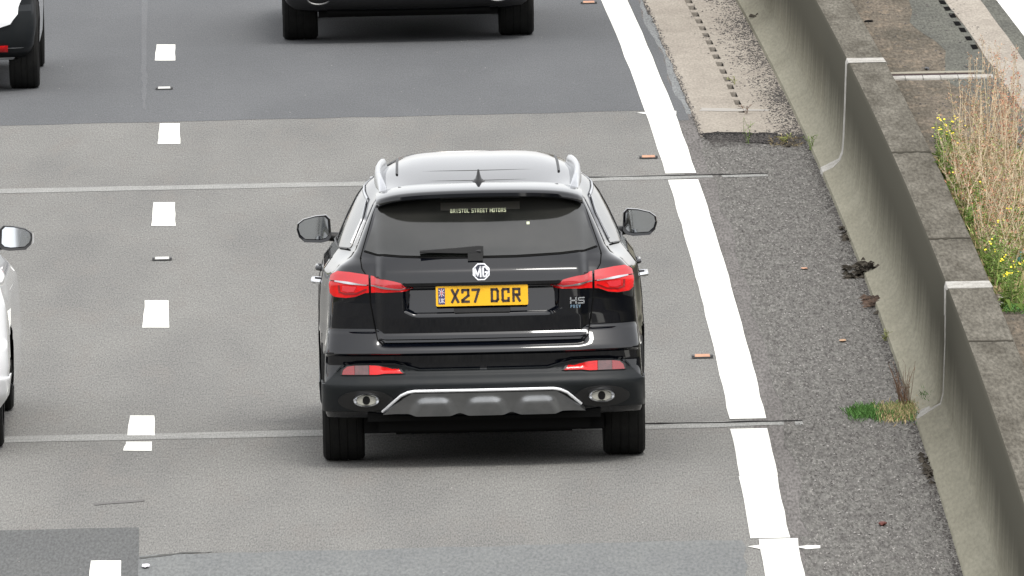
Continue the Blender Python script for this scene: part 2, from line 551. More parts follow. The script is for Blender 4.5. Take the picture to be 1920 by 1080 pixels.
def barrier_piece(name, y0, y1, m, parent, grow=0.0, face_mats=True, off=0, prof=prof):
    ti = prof.index((.190, .765))
    ys = list(np.arange(y0, y1, 2.0)) + [y1]
    if ys[-1] - ys[-2] < .2:
        ys.pop(-2)
    # subdivide the profile so light and stains vary
    pr = [(x - grow if i < ti + 2 else x + grow, z + (grow if ti <= i <= ti + 3 else 0)) for i, (x, z) in enumerate(prof)]
    n = len(pr)
    V, F, mi = [], [], []
    for y in ys:
        V += [(S(y) + OFOOT + off + x, y, z) for x, z in pr]
    for j in range(len(ys) - 1):
        for i in range(n - 1):
            F.append((j * n + i, (j + 1) * n + i, (j + 1) * n + i + 1, j * n + i + 1))
            mi.append(1 if ti + 1 <= i <= ti + 3 and face_mats else 0)
    F.append(tuple(range(n)))
    mi.append(0)
    F.append(tuple(range((len(ys) - 1) * n, len(ys) * n))[::-1])
    mi.append(0)
    me = bpy.data.meshes.new(name)
    me.from_pydata(V, [], F)
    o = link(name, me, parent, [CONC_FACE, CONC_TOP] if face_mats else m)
    if face_mats:
        me.polygons.foreach_set('material_index', mi)
    me.polygons.foreach_set('use_smooth', [True] * len(F))
    me.set_sharp_from_angle(angle=radians(50))
    recalc(o)
    return o


bar = empty('concrete_barrier', (0, 0, 0), 0, 'long grey concrete barrier with a flat brown top along the right of the road', 'barrier')
cuts = [36, 60, 85.2, J2a, J2b, J1a, J1b, 149, 170, 191, 212, 240, 280, 340, 400, 500, 640]
for a, b in ((36, 85.18), (85.2, 106.495), (106.505, 127.495), (127.505, 149), (149.02, 170), (170.02, 191), (191.02, 230), (230.02, 330), (330.02, 480), (480.02, 640)):
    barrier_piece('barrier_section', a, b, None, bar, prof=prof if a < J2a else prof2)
for a, b in ((J2a, J2b), (J1a, J1b)):
    o = barrier_piece('joint_cover', a - .001, b + .001, WHITE_CONC, bar, grow=.004, face_mats=False, prof=prof2 if a > 120 else prof)
    for v in o.data.vertices:
        if .10 < v.co.z < .775:
            v.co.y = (a + b) / 2 + (v.co.y - (a + b) / 2) * (.42 if a > 120 else .34)
# hairline across the top
for px, py in ((1815, 641), (1730, 285), (1800, 447)):
    x, y = at(px, py, .786)
    V = []
    for i in range(13):
        q = i / 12
        V += [(S(y) + OFOOT + .20 + .25 * q, y + random.uniform(-.05, .05), .7845), (S(y) + OFOOT + .20 + .25 * q, y + .12 + random.uniform(-.03, .03), .7845)]
    mesh('crack', V, [(2 * i, 2 * i + 2, 2 * i + 3, 2 * i + 1) for i in range(12)], bar, mat('hairline', (.06, .055, .045), 1, spec=0))

# ------------------------------------------------------------------ raised central reserve + other carriageway


def fit_off(pts, z):
    return float(np.mean([at(*p, z)[0] - S(at(*p, z)[1]) for p in pts]))


def gap(y):
    # sliver of open gap behind the barrier
    g = OFOOT + .463
    if 112.5 < y < 117.5:
        g += .045 * min(1, (y - 112.5) / 1.0, (117.5 - y) / 3.0)
    return g


cr_pts = [at(1767, 5, ZM), at(1786, 30, ZM), at(1805, 57, ZM), at(1827, 89, ZM)]
o_dr = [x - S(y) for x, y in cr_pts]
med = tag(strip('median', gap, 60, 36, 640, ZM, MEDIAN, step=None, thick=0.0), kind='structure')
mo = np.polyfit([p[1] for p in cr_pts], o_dr, 1)
odr = lambda y: float(np.clip(np.polyval(mo, y), -99, 99)) if 105 < y < 145 else float(np.polyval(mo, min(max(y, 105), 145)))
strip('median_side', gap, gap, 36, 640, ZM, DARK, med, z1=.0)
strip('dark_margin', lambda y: odr(y) - .28 - .05 * sin(y), lambda y: odr(y) + .03, 117, 640, ZM + .004, MED_DARK, med, step=.7, wob=.015, seed=21)
oc = [x - S(y) for x, y in (at(1838, 0, ZM), at(1879, 57, ZM))]
ow = [x - S(y) for x, y in (at(1868, 0, ZM), at(1910, 53, ZM))]
wc = sum(oc) / 2 - sum(o_dr) / 4
ww = sum(ow) / 2 - sum(o_dr) / 4
strip('median_slab', lambda y: odr(y) + .03, lambda y: odr(y) + wc, 117.5, 640, ZM + .006, CONC_SLAB, med, step=1.2, wob=.008, seed=22)
strip('dark_margin', lambda y: odr(y) + wc, lambda y: odr(y) + ww, 112, 640, ZM + .0045, MED_DARK, med, step=.8, wob=.008, seed=23)
strip('median_line', lambda y: odr(y) + ww, lambda y: odr(y) + ww + .2, 36, 640, ZM + .010, LINE, med)
strip('opposite_lanes', lambda y: odr(y) + ww - .25, lambda y: odr(y) + ww + 12, 36, 640, ZM + .003, A_OLD, med)
# dark slots of the drain on that side
dk_pts = [(1767, 5), (1776, 17), (1786, 30), (1795, 45), (1805, 57), (1816, 73), (1827, 89)]
for (px, py) in dk_pts + [(1758, -8), (1749, -20), (1741, -32)]:
    x, y = at(px, py, ZM)
    V = []
    for dx, dy in ((-.022, -.24), (.020, -.24), (.022, .24), (-.020, .24)):
        V.append((x + dx + (S(y + dy) - S(y)) * 1.0, y + dy + random.uniform(-.04, .04), ZM + .005))
    mesh('drain_slot', V, [(0, 1, 2, 3)], med, DARK)
# pale kerb strip of the joint, a dark groove beyond it
for (xa, xb, ym, lo) in ((OFOOT + .47, OFOOT + 1.20, 127.4, 1), (OFOOT + .50, OFOOT + 1.1, 106.5, 0)):
    mb = MB()
    for i in range(6):
        x0 = S(ym) + xa + (xb - xa) * i / 6
        x1 = S(ym) + xa + (xb - xa) * (i + 1) / 6 - .004
        a = ym - .22 + random.uniform(-.03, .03)
        mb.box(x0, x1, a, ym + .10, ZM - .05, ZM + .012)
    mb.build('joint_kerb', WHITE_CONC, med)
    mb = MB()
    mb.box(S(ym) + xa + .02, S(ym) + xb - .12, ym + .13, ym + .42, ZM - .02, ZM + .004)
    mb.build('joint_groove', mat('groove_brown', (.06, .045, .045), .95, spec=0), med)
    mb = MB()
    mb.box(S(ym) + xa + .01, S(ym) + xb - .05, ym + .44, ym + .62, ZM - .02, ZM + .006)
    mb.build('joint_lip', mat('lip_pale', (.24, .22, .17), .95), med)


# ------------------------------------------------------------------ small stones on the shoulder
def rocks(name, spots, m, parent=None):
    mb = MB()
    for (x, y, z, s) in spots:
        a = random.uniform(0, pi)
        ca, sa = cos(a), sin(a)
        sx, sy, sz = s * random.uniform(.6, 1.3), s * random.uniform(.6, 1.3), s * random.uniform(.4, .8)
        V = []
        for (u, v, ww_) in ((1, 0, 0), (0, 1, 0), (-1, 0, 0), (0, -1, 0), (0, 0, 1)):
            u, v = u * sx * random.uniform(.8, 1.2), v * sy * random.uniform(.8, 1.2)
            V.append((x + u * ca - v * sa, y + u * sa + v * ca, z + ww_ * sz - .001))
        mb.add(V, [(0, 1, 4), (1, 2, 4), (2, 3, 4), (3, 0, 4)])
    return mb.build(name, m, parent)


sp = []
for i in range(4500):
    y = random.uniform(94, 131.5)
    o = random.uniform(OR + .13, OFOOT + .0)
    sp.append((S(y) + o, y, .003, random.choice((.003, .004, .004, .005, .007))))
tag(rocks('gravel', sp, STONE), 'pale chippings scattered over the rough shoulder', 'gravel', kind='stuff')
sp = []
for i in range(5000):
    y = random.uniform(94, 131.5)
    o = random.uniform(OR + .12, OFOOT + .0)
    sp.append((S(y) + o, y, .003, random.choice((.004, .005, .006, .008))))
for i in range(9000):      # grit banked on the slab against the barrier
    y = random.uniform(131, 150)
    e = 1.0 - abs(random.gauss(0, .33)) * (1.25 if y > 137 else .9)
    if random.random() < .35 + .35 * sin(y * 1.1) * sin(y * .37 + 1):
        continue
    o = OS1 + .02 + (OFOOT - OS1 - .02) * max(e, -.8)
    sp.append((S(y) + o, y, .0015, random.choice((.005, .006, .008, .012))))
for i in range(1800):
    y = random.gauss(131.2, .35)
    o = random.uniform(OSLAB - .06, OFOOT)
    sp.append((S(y) + o, y, .008, random.choice((.005, .007, .010))))
for i in range(2600):      # silt and grit collected along the barrier foot
    y = random.uniform(94, 131)
    o = OFOOT - abs(random.gauss(0, .035))
    sp.append((S(y) + o, y, .003, random.choice((.004, .006, .009))))
for i in range(900):       # grit along slab edge
    y = random.uniform(131, 150)
    o = OSLAB - .09 + random.gauss(0, .012)
    sp.append((S(y) + o, y, .006, random.choice((.004, .006, .009))))
tag(rocks('grit', sp, STONED), 'dark grit lying on the shoulder and against the barrier foot', 'grit', kind='stuff')
sp = []
for i in range(1500):
    y = random.uniform(96, 150)
    o = OFOOT + .45 + random.random() * .9
    sp.append((S(y) + o, y, ZM + .005, random.choice((.004, .006, .008, .012))))
tag(rocks('median_grit', sp, STONED), 'dark grit on the raised central reserve', 'grit', kind='stuff')
sp = []
for i in range(500):
    y = random.uniform(96, 150)
    x = random.uniform(-3.1, 1.1)
    sp.append((x + S(y), y, .006, random.choice((.003, .004, .005))))
tag(rocks('road_chippings', sp, STONE), 'tiny pale chippings lying on the lanes', 'gravel', kind='stuff')


def thing_lump(name, px, py, w, h, m, label, cat, z=0.0, n=26, deep=.3):
    x, y = at(px, py, z)
    sp = [(x + random.uniform(-w / 2, w / 2), y + random.uniform(-deep, deep), z + random.uniform(0, h * .7), random.uniform(.016, .034)) for _ in range(int(n * 1.5))]
    r = empty(name, (x, y, z), 0, label, cat)
    o = rocks('crumbs', [(a - x, b - y, c - z, s) for a, b, c, s in sp], m, r)
    o['kind'] = 'stuff'
    return r


thing_lump('moss_clump', 1627, 508, .15, .07, MOSS, 'large dark clump of dirt and moss on the toe of the barrier, halfway down', 'moss', z=.02, n=60, deep=.35)
thing_lump('moss_clump', 1600, 512, .13, .02, MOSS, 'flat smear of dark dirt trailing left from the large moss clump', 'moss', n=50, deep=.5)
thing_lump('moss_clump', 1632, 570, .10, .04, mat('moss_brown', (.07, .045, .032), 1, island=.5), 'small brown clump of dirt just below the large moss clump', 'moss', z=.01, n=36)
thing_lump('moss_clump', 1650, 588, .04, .02, MOSS, 'tiny dark blob of dirt on the barrier toe below the brown clump', 'moss', n=8, deep=.1)
thing_lump('debris', 1415, 31, .07, .01, MOSS, 'small dark scrap lying on the barrier foot far up the road', 'debris', z=.05, n=9, deep=.12)
thing_lump('debris', 1484, 274, .08, .02, MOSS, 'dark scrap beside the straw at the end of the concrete slab', 'debris', n=9, deep=.12)
# small single objects


def lumpy(name, px, py, sx, sy, sz, m, label, cat, z=0.0):
    x, y = at(px, py, z)
    bm = bmesh.new()
    bmesh.ops.create_icosphere(bm, subdivisions=2, radius=1)
    for v in bm.verts:
        f = 1 + random.uniform(-.2, .2)
        v.co = Vector((v.co.x * sx * f, v.co.y * sy * f, max(v.co.z, -.4) * sz * f + sz * .35))
    me = bpy.data.meshes.new(name)
    bm.to_mesh(me)
    bm.free()
    o = link(name, me, None, m)
    o.location = (x, y, z)
    return tag(o, label, cat)


lumpy('dead_leaf', 1655, 983, .022, .05, .012, LEAFRED, 'small dark red leaf lying on the rough shoulder near the barrier', 'leaf', z=.008)
lumpy('bolt', 1629, 41, .034, .05, .010, DARK, 'dark flat bolt head on the median beside the barrier top far up', 'bolt', z=ZM)
lumpy('bolt', 1738, 131, .016, .06, .016, BLACKPL, 'small black stub standing on the median just beyond the pale kerb strip', 'stub', z=ZM)
lumpy('leaf_scrap', 273, 1061, .022, .10, .006, FLAGW, 'small white scrap on the asphalt beside the nearest lane dash', 'litter', z=.01)
lumpy('orange_leaf', 1508, 503, .022, .05, .004, AMBER, 'small orange scrap on the rough shoulder left of the moss clump', 'leaf', z=.008)
lumpy('orange_leaf', 1580, 638, .026, .07, .004, mat('leaf_tan', (.40, .25, .15), .9), 'small tan scrap on the shoulder below the brown clump', 'leaf', z=.008)

# road studs


def stud(px, py, colour, label):
    x, y = at(px, py)
    r = empty('road_stud', (x, y, .004), 0.01, label, 'road stud', 'reflective studs set in the road')
    mb = MB()
    mb.prism([(-.062, 0), (-.05, .007), (.05, .007), (.062, 0)], -.07, .07)
    mb.box(-.064, -.052, -.06, .05, 0, .015)
    mb.box(.052, .064, -.06, .05, 0, .015)
    mb.build('housing', STUDH, r)
    mb = MB()
    V = [(-.046, -.06, .008), (.046, -.06, .008), (.044, .04, .017), (-.044, .04, .017), (-.046, .06, .008), (.046, .06, .008)]
    mb.add(V, [(0, 1, 2, 3), (3, 2, 5, 4), (0, 3, 4), (1, 5, 2)])
    mb.build('reflector', colour, r)


stud(308, 168, STUDW, 'white road stud between the two farthest dashes of the lane line')
stud(304, 488, STUDW, 'white road stud in the lane line level with the black car')
stud(1216, 297, AMBER, 'amber road stud left of the edge line just beyond the black car')
stud(1317, 671, AMBER, 'amber road stud left of the edge line beside the black car bumper')
stud(1104, 7, AMBER, 'amber road stud at the top beside the edge line')


# ------------------------------------------------------------------ car bodies
def pl(z, tab):
    return np.interp(z, [t[0] for t in tab], [t[1] for t in tab])


def sst(a, b, x):
    t = np.clip((np.asarray(x, float) - a) / (b - a), 0, 1)
    return t * t * (3 - 2 * t)


class Shape:
    def __init__(s, WR, WM, YR, YF, YRo=None, bow=.06, corner=.20, n=4.5, wf=.90, recess=None, xs=(.545, .60)):
        s.WR, s.WM, s.YR, s.YF, s.YRo = WR, WM, YR, YF, YRo
        s.bow, s.c, s.n, s.wf = bow, corner, n, wf
        s.recess = recess
        s.xs = xs

    def wr(s, z):
        return pl(z, s.WR)

    def rear(s, x, z):
        x = np.abs(np.asarray(x, float))
        z = np.asarray(z, float)
        wr = s.wr(z)
        u = np.clip(x / wr, 0, 1)
        yr = pl(z, s.YR)
        if s.YRo is not None:
            k = sst(s.xs[0], s.xs[1], x)
            yr = yr * (1 - k) + pl(z, s.YRo) * k
        y = yr + s.bow * u * u + s.c * (1 - (np.clip(1 - u ** s.n, 0, 1)) ** (1 / s.n))
        if s.recess is not None:
            y = y + s.recess(x, z)
        return y

    def side(s, y, z):
        y = np.asarray(y, float)
        z = np.asarray(z, float)
        wr, wm, yf = s.wr(z), pl(z, s.WM), pl(z, s.YF)
        yr = pl(z, s.YRo if s.YRo is not None else s.YR) + s.bow + s.c
        return wr + (wm - wr) * sst(yr - .02, yr + .75, y) - wm * (1 - s.wf) * sst(yf - 1.3, yf - .3, y)

    def outline(s, z, nr=44, ns=40, nf=14):
        """right half: list of (x, y) from the rear centre to the front centre"""
        wr, yf = float(s.wr(z)), float(pl(z, s.YF))
        a = np.linspace(0, 1, nr)
        xx = wr * np.sin(a * pi / 2) ** (.85)
        yy = s.rear(xx, np.full(nr, z))
        y0 = yy[-1]
        y1 = yf - .32
        t = np.linspace(0, 1, ns + 1)[1:]
        ys_ = y0 + (y1 - y0) * t
        xs_ = s.side(ys_, np.full(ns, z))
        wf = xs_[-1]
        b = np.linspace(0, pi / 2, nf + 1)[1:]
        xf = wf * np.cos(b) ** .7
        xf[-1] = 0
        yff = y1 + (yf - y1) * np.sin(b) ** 1.0
        return np.concatenate([xx, xs_, xf]), np.concatenate([yy, ys_, yff])


def shell(shape, zs, parent, m, name='body', top=None, arches=None, nr=44, spine=(.95, 2.35), dome=.11, power=2.2):
    V, F = [], []
    n = None
    for z in zs:
        X, Y = shape.outline(z, nr)
        P = [(x, y, z) for x, y in zip(X, Y)] + [(-x, y, z) for x, y in zip(X[-2:0:-1], Y[-2:0:-1])]
        n = len(P)
        V += P
    last = V[-n:]
    zt = zs[-1]
    K = 10
    for k in range(1, K + 1):
        r = 1 - k / K
        for (x, y, z) in last:
            sy = min(max(y, spine[0]), spine[1])
            yn = sy + (y - sy) * r
            g = max(.25, 1 - .45 * ((yn - 1.8) / 1.25) ** 2) if yn > 1.8 else max(.04, 1 - .68 * ((1.8 - yn) / .95) ** 1.5)
            V.append((x * r, yn, zt + dome * (1 - r ** power) * g))
    R = len(zs) + K
    for j in range(R - 1):
        for i in range(n):
            F.append((j * n + i, j * n + (i + 1) % n, (j + 1) * n + (i + 1) % n, (j + 1) * n + i))
    F.append(tuple(range(n))[::-1])
    me = bpy.data.meshes.new(name)
    me.from_pydata(V, [], F)
    bm = bmesh.new()
    bm.from_mesh(me)
    bmesh.ops.remove_doubles(bm, verts=bm.verts, dist=.0004)
    bmesh.ops.recalc_face_normals(bm, faces=bm.faces)
    # open the wheel arches
    if arches:
        kill = []
        for f in bm.faces:
            c = f.calc_center_median()
            if abs(c.x) > .58 and c.z < .80:
                for (ya, za, ra) in arches:
                    if (c.y - ya) ** 2 + (c.z - za) ** 2 < ra * ra:
                        kill.append(f)
                        break
        bmesh.ops.delete(bm, geom=kill, context='FACES')
    bm.to_mesh(me)
    bm.free()
    o = link(name, me, parent, m, smooth=40)
    return o


def inside(poly, x, y):
    c = np.zeros(x.shape, bool)
    n = len(poly)
    for i in range(n):
        x0, y0 = poly[i]
        x1, y1 = poly[(i + 1) % n]
        if y0 == y1:
            continue
        c ^= ((y0 > y) != (y1 > y)) & (x < (x1 - x0) * (y - y0) / (y1 - y0) + x0)
    return c


def patch(name, poly, surf, parent, m, off=.01, skirt=.012, hx=.02, hz=.01, out=(0, -1, 0), smooth=40, fn=None):
    """panel: a polygon laid on a surface function, raised by off, with a rim"""
    B = []
    n = len(poly)
    for i in range(n):
        a, b = poly[i], poly[(i + 1) % n]
        L = math.hypot(b[0] - a[0], b[1] - a[1])
        k = max(1, int(L / max(hx, hz) + .5))
        for q in range(k):
            B.append((a[0] + (b[0] - a[0]) * q / k, a[1] + (b[1] - a[1]) * q / k))
    xs = [p[0] for p in poly]
    zs = [p[1] for p in poly]
    gx = np.arange(min(xs) + hx / 2, max(xs), hx)
    gz = np.arange(min(zs) + hz / 2, max(zs), hz)
    X, Z = np.meshgrid(gx, gz)
    X, Z = X.ravel(), Z.ravel()
    ok = inside(poly, X, Z)
    for dx, dz in ((hx * .4, 0), (-hx * .4, 0), (0, hz * .4), (0, -hz * .4)):
        ok &= inside(poly, X + dx, Z + dz)
    pts = [Vector(p) for p in B] + [Vector(p) for p in zip(X[ok], Z[ok])]
    nb = len(B)
    edges = [(i, (i + 1) % nb) for i in range(nb)]
    v2, e2, f2, ov, oe, of = delaunay_2d_cdt(pts, edges, [], 1, 1e-6)
    U = np.array([v.x for v in v2])
    W = np.array([v.y for v in v2])

    def P(u, w_):
        return np.array(surf(u, w_))
    h = .003
    p0 = P(U, W)
    du = P(U + h, W) - P(U - h, W)
    dw = P(U, W + h) - P(U, W - h)
    N = np.cross(du.T, dw.T)
    ln = np.linalg.norm(N, axis=1)
    ln[ln == 0] = 1
    N = N / ln[:, None]
    sgn = np.sign((N * np.array(out)).sum(1))
    sgn[sgn == 0] = 1
    N = N * sgn[:, None]
    o_ = fn(U, W) if fn is not None else off
    o_ = np.broadcast_to(np.asarray(o_, float), U.shape)
    top = p0.T + N * o_[:, None]
    bot = p0.T + N * (o_ - skirt)[:, None]
    V = [tuple(p) for p in top]
    F = [tuple(f) for f in f2]
    # boundary edges
    cnt = {}
    for f in F:
        for i in range(len(f)):
            e = (f[i], f[(i + 1) % len(f)])
            cnt[e] = 1
    rim = {}
    for (a, b) in list(cnt):
        if (b, a) not in cnt:
            for q in (a, b):
                if q not in rim:
                    rim[q] = len(V)
                    V.append(tuple(bot[q]))
            F.append((b, a, rim[a], rim[b]))
    o = mesh(name, V, F, parent, m)
    recalc(o)
    me = o.data
    # recalc can flip everything: check against N
    if len(me.polygons):
        f0 = me.polygons[0]
        if f0.normal.dot(Vector(N[f2[0][0]])) < 0:
            me.flip_normals()
    me.polygons.foreach_set('use_smooth', [True] * len(me.polygons))
    me.set_sharp_from_angle(angle=radians(smooth))
    return o


def ribbon(name, pts, w_, parent, m, surf, off, out=(0, -1, 0)):
    """narrow raised strip along a polyline on the surface"""
    pts = [Vector(p) for p in pts]
    L, R = [], []
    for i, p in enumerate(pts):
        d = (pts[min(i + 1, len(pts) - 1)] - pts[max(i - 1, 0)]).normalized()
        nn = Vector((-d.y, d.x)) * w_ / 2
        L.append(tuple(p + nn))
        R.append(tuple(p - nn))
    return patch(name, L + R[::-1], surf, parent, m, off=off, skirt=.006, hx=.02, hz=.02, out=out)


def wheel(parent, x, y, r, wdt, rim_m=SILVER, side=1, rim=True):
    prf = [(-.5, .62), (-.5, .93), (-.44, .985), (-.34, 1.0), (-.33, .99), (-.31, .99), (-.30, 1.0), (-.12, 1.0), (-.11, .988), (-.085, .988), (-.075, 1.0),
           (.075, 1.0), (.085, .988), (.11, .988), (.12, 1.0), (.30, 1.0), (.31, .99), (.33, .99), (.34, 1.0), (.44, .985), (.5, .93), (.5, .62)]
    n = 56
    V, F = [], []
    for k in range(n):
        a = 2 * pi * k / n
        for (u, q) in prf:
            V.append((x + u * wdt, y + cos(a) * q * r, r + sin(a) * q * r))
    m_ = len(prf)
    for k in range(n):
        for i in range(m_ - 1):
            F.append((k * m_ + i, k * m_ + i + 1, ((k + 1) % n) * m_ + i + 1, ((k + 1) % n) * m_ + i))
    wh = mesh('wheel', V, F, parent, RUBBER, smooth=30)
    recalc(wh)
    mb = MB()
    xo = x + side * wdt * .28
    cn = 30
    for k in range(5):
        a0 = 2 * pi * k / 5
        for s_ in (-.17, .17):
            a1 = a0 + s_
            pts = [(xo, y + cos(a1) * r * .12, r + sin(a1) * r * .12), (xo + side * .012, y + cos(a1 + s_ * .3) * r * .64, r + sin(a1 + s_ * .3) * r * .64)]
            mb.tube(pts, r * .055, 6)
    ring = [(xo + side * .01, y + cos(2 * pi * k / cn) * r * .645, r + sin(2 * pi * k / cn) * r * .645) for k in range(cn + 1)]
    mb.tube(ring, r * .03, 6)
    mb.build('rim', rim_m, wh)
    V = [(x + side * wdt * .1, y + cos(2 * pi * k / cn) * r * .64, r + sin(2 * pi * k / cn) * r * .64) for k in range(cn)]
    mesh('brake_disc', V, [tuple(range(cn))], wh, BLACKPL)
    return wh


def mirror(parent, side, cx, cy, cz, w_=.20, h_=.165, house=None, arm_x=.80, cap=None, glassm=None):
    """door mirror: rounded housing seen from behind with its glass"""
    house = house or GLOSS
    # outline (u outward, v up)
    ol = [(-.50, -.30), (-.47, .36), (-.36, .50), (-.05, .47), (.30, .36), (.47, .20), (.50, -.02), (.44, -.28), (.28, -.47), (-.20, -.50), (-.40, -.44)]
    V, F = [], []
    n = len(ol)
    for (sc, dy) in ((.97, 0), (1.0, .012), (1.0, .04), (.94, .10), (.7, .15), (.3, .17)):
        for (u, v) in ol:
            V.append((cx + side * u * w_ * sc, cy + dy, cz + v * h_ * sc))
    for j in range(5):
        for i in range(n):
            F.append((j * n + i, j * n + (i + 1) % n, (j + 1) * n + (i + 1) % n, (j + 1) * n + i))
    F.append(tuple(range(5 * n, 6 * n)))
    inner = len(V)
    for (u, v) in ol:
        V.append((cx + side * (u * w_ * .86 + .002), cy + .004, cz + v * h_ * .84 + .004))
    for i in range(n):
        F.append((i, inner + i, inner + (i + 1) % n, (i + 1) % n))
    mo_ = mesh('wing_mirror', V, F, parent, house, smooth=35)
    recalc(mo_)
    V = [(cx + side * (u * w_ * .87 + .002), cy + .012 - .012 * v, cz + v * h_ * .85 + .004) for (u, v) in ol]
    mesh('mirror_glass', V, [tuple(range(n))], mo_, glassm or MIRRORG)
    mb = MB()
    x0 = arm_x * side
    x1 = cx - side * w_ * .42
    mb.tube([(x0, cy + .10, cz - h_ * .38), (x1, cy + .07, cz - h_ * .30)], .030, 8, .026)
    mb.build('mirror_arm', BLACKPL, mo_, smooth=50)
    if cap:
        mb = MB()
        mb.add([(cx + side * w_ * .49, cy - .004, cz - h_ * .25), (cx + side * w_ * .53, cy + .05, cz - h_ * .22), (cx + side * w_ * .53, cy + .05, cz + h_ * .16), (cx + side * w_ * .49, cy - .004, cz + h_ * .18)], [(0, 1, 2, 3)])
        mb.build('mirror_cap', cap, mo_)
    return mo_


def strokes(lines, w_, x0, z0, s, y, mb, dy=.002):
    """letters from straight strokes; coordinates in a 0..1 wide box scaled by s"""
    for ln in lines:
        for a, b in zip(ln[:-1], ln[1:]):
            A = Vector((x0 + a[0] * s, z0 + a[1] * s))
            B_ = Vector((x0 + b[0] * s, z0 + b[1] * s))
            d = (B_ - A)
            if d.length == 0:
                continue
            d.normalize()
            nn = Vector((-d.y, d.x)) * w_ / 2
            A -= d * w_ * .5
            B_ += d * w_ * .5
            q = [A + nn, B_ + nn, B_ - nn, A - nn]
            mb.prism([(p.x, p.y) for p in q], y, y + dy)


GL = {'X': [[(0, 0), (.5, 1)], [(0, 1), (.5, 0)]],
      '2': [[(.0, .82), (.0, 1), (.5, 1), (.5, .52), (.0, .12), (0, 0), (.52, 0)]],
      '7': [[(0, 1), (.52, 1), (.20, 0)]],
      'D': [[(0, 0), (0, 1), (.40, 1), (.5, .85), (.5, .15), (.40, 0), (0, 0)]],
      'C': [[(.5, .78), (.5, 1), (.06, 1), (0, .9), (0, .1), (.06, 0), (.5, 0), (.5, .22)]],
      'R': [[(0, 0), (0, 1), (.5, 1), (.5, .52), (0, .52)], [(.25, .5), (.52, 0)]],
      'M': [[(0, 0), (0, 1), (.35, .3), (.7, 1), (.7, 0)]],
      'G': [[(.5, .9), (.35, 1), (.1, 1), (0, .85), (0, .15), (.1, 0), (.4, 0), (.5, .15), (.5, .45), (.3, .45)]],
      'H': [[(0, 0), (0, 1)], [(.5, 0), (.5, 1)], [(0, .5), (.5, .5)]],
      'S': [[(.5, 1), (0, 1), (0, .5), (.5, .5), (.5, 0), (0, 0)]],
      'U': [[(0, 1), (0, 0), (.5, 0), (.5, 1)]],
      'K': [[(0, 0), (0, 1)], [(.5, 1), (0, .5), (.5, 0)]],
      'P': [[(0, 0), (0, 1), (.5, 1), (.5, .5), (0, .5)]],
      'E': [[(.5, 1), (0, 1), (0, 0), (.5, 0)], [(0, .5), (.4, .5)]],
      'V': [[(0, 1), (.25, 0), (.5, 1)]],
      'B': [[(0, 0), (0, 1), (.4, 1), (.45, .5), (0, .5)], [(.45, .5), (.5, 0), (0, 0)]],
      'I': [[(.25, 0), (.25, 1)]],
      'T': [[(0, 1), (.5, 1)], [(.25, 1), (.25, 0)]],
      'O': [[(0, 0), (0, 1), (.5, 1), (.5, 0), (0, 0)]],
      'L': [[(0, 1), (0, 0), (.5, 0)]]}


# --- the black family SUV -------------------------------------------------
def hs_recess(x, z):
    # hollow round the number plate
    edge = .425 - .10 * np.clip((.905 - z) / .05, 0, 1)
    kx = 1 - sst(-.014, .030, x - edge)
    kz = sst(.872, .884, z) * (1 - sst(1.046, 1.056, z))
    return (.026 + .055 * np.clip((z - .875) / .16, 0, 1)) * kx * kz


HS = Shape(
    WR=[(.18, .84), (.30, .895), (.36, .902), (.50, .900), (.66, .892), (.80, .875), (.95, .865), (1.05, .858), (1.10, .845), (1.15, .800), (1.19, .735), (1.23, .705), (1.35, .655), (1.46, .605), (1.54, .555)],
    WM=[(.18, .84), (.30, .915), (.50, .925), (.72, .928), (.88, .922), (1.0, .912), (1.08, .893), (1.14, .850), (1.19, .805), (1.23, .795), (1.35, .742), (1.46, .685), (1.54, .625)],
    YR=[(.18, .34), (.30, .16), (.335, .12), (.44, .034), (.468, .016), (.488, .012), (.512, .026), (.540, .050), (.556, .055), (.562, .066), (.60, .060), (.648, .036), (.656, .014), (.660, .006), (.668, .0045), (.680, .008), (.695, .018), (.708, .034), (.716, .052), (.743, .058), (.749, .044), (.774, .058), (.865, .030), (.90, .026), (1.03, .010), (1.048, .0), (1.056, .0005), (1.070, .004), (1.10, .010), (1.118, .015), (1.126, .020), (1.135, .028), (1.19, .078), (1.22, .118), (1.35, .24), (1.50, .40), (1.54, .45)],
    YRo=[(.18, .34), (.30, .16), (.335, .12), (.44, .036), (.468, .018), (.488, .014), (.512, .028), (.536, .048), (.60, .060), (.648, .036), (.656, .014), (.660, .006), (.668, .004), (.685, .008), (.72, .026), (.775, .060), (.787, .078), (.80, .082), (.87, .066), (.95, .056), (1.06, .05), (1.12, .075), (1.16, .10), (1.20, .14), (1.24, .175), (1.35, .28), (1.50, .43), (1.54, .48)],
    YF=[(.18, 4.35), (.3, 4.5), (.55, 4.57), (.80, 4.5), (.90, 4.3), (.98, 3.9), (1.03, 3.6), (1.06, 3.45), (1.3, 3.1), (1.45, 2.88), (1.54, 2.70)],
    recess=hs_recess, bow=.055, corner=.24, n=4.2)

yc_axle = .86
gx, gy = at(908, 856.5)
YAW = .009
car = empty('black_suv', (0, 0, 0))

tag(car, 'shiny black family SUV driving away in the middle of the photo, yellow plate X27 DCR', 'car', 'cars on the carriageway')
car.rotation_euler = (0, 0, YAW)
off = Matrix.Rotation(YAW, 3, 'Z') @ Vector((0, yc_axle, 0))
car.location = (gx - off.x, gy - off.y, 0)

zs = list(np.arange(.29, .56, .018)) + list(np.arange(.56, 1.24, .008)) + list(np.arange(1.24, 1.54, .02)) + [1.54]
body = shell(HS, zs, car, GLOSS, arches=[(yc_axle, .35, .40), (yc_axle + 2.72, .35, .40)], spine=(.62, 2.3), dome=.118, power=5.0)
RS = lambda x, z: (x, HS.rear(x, z), z)


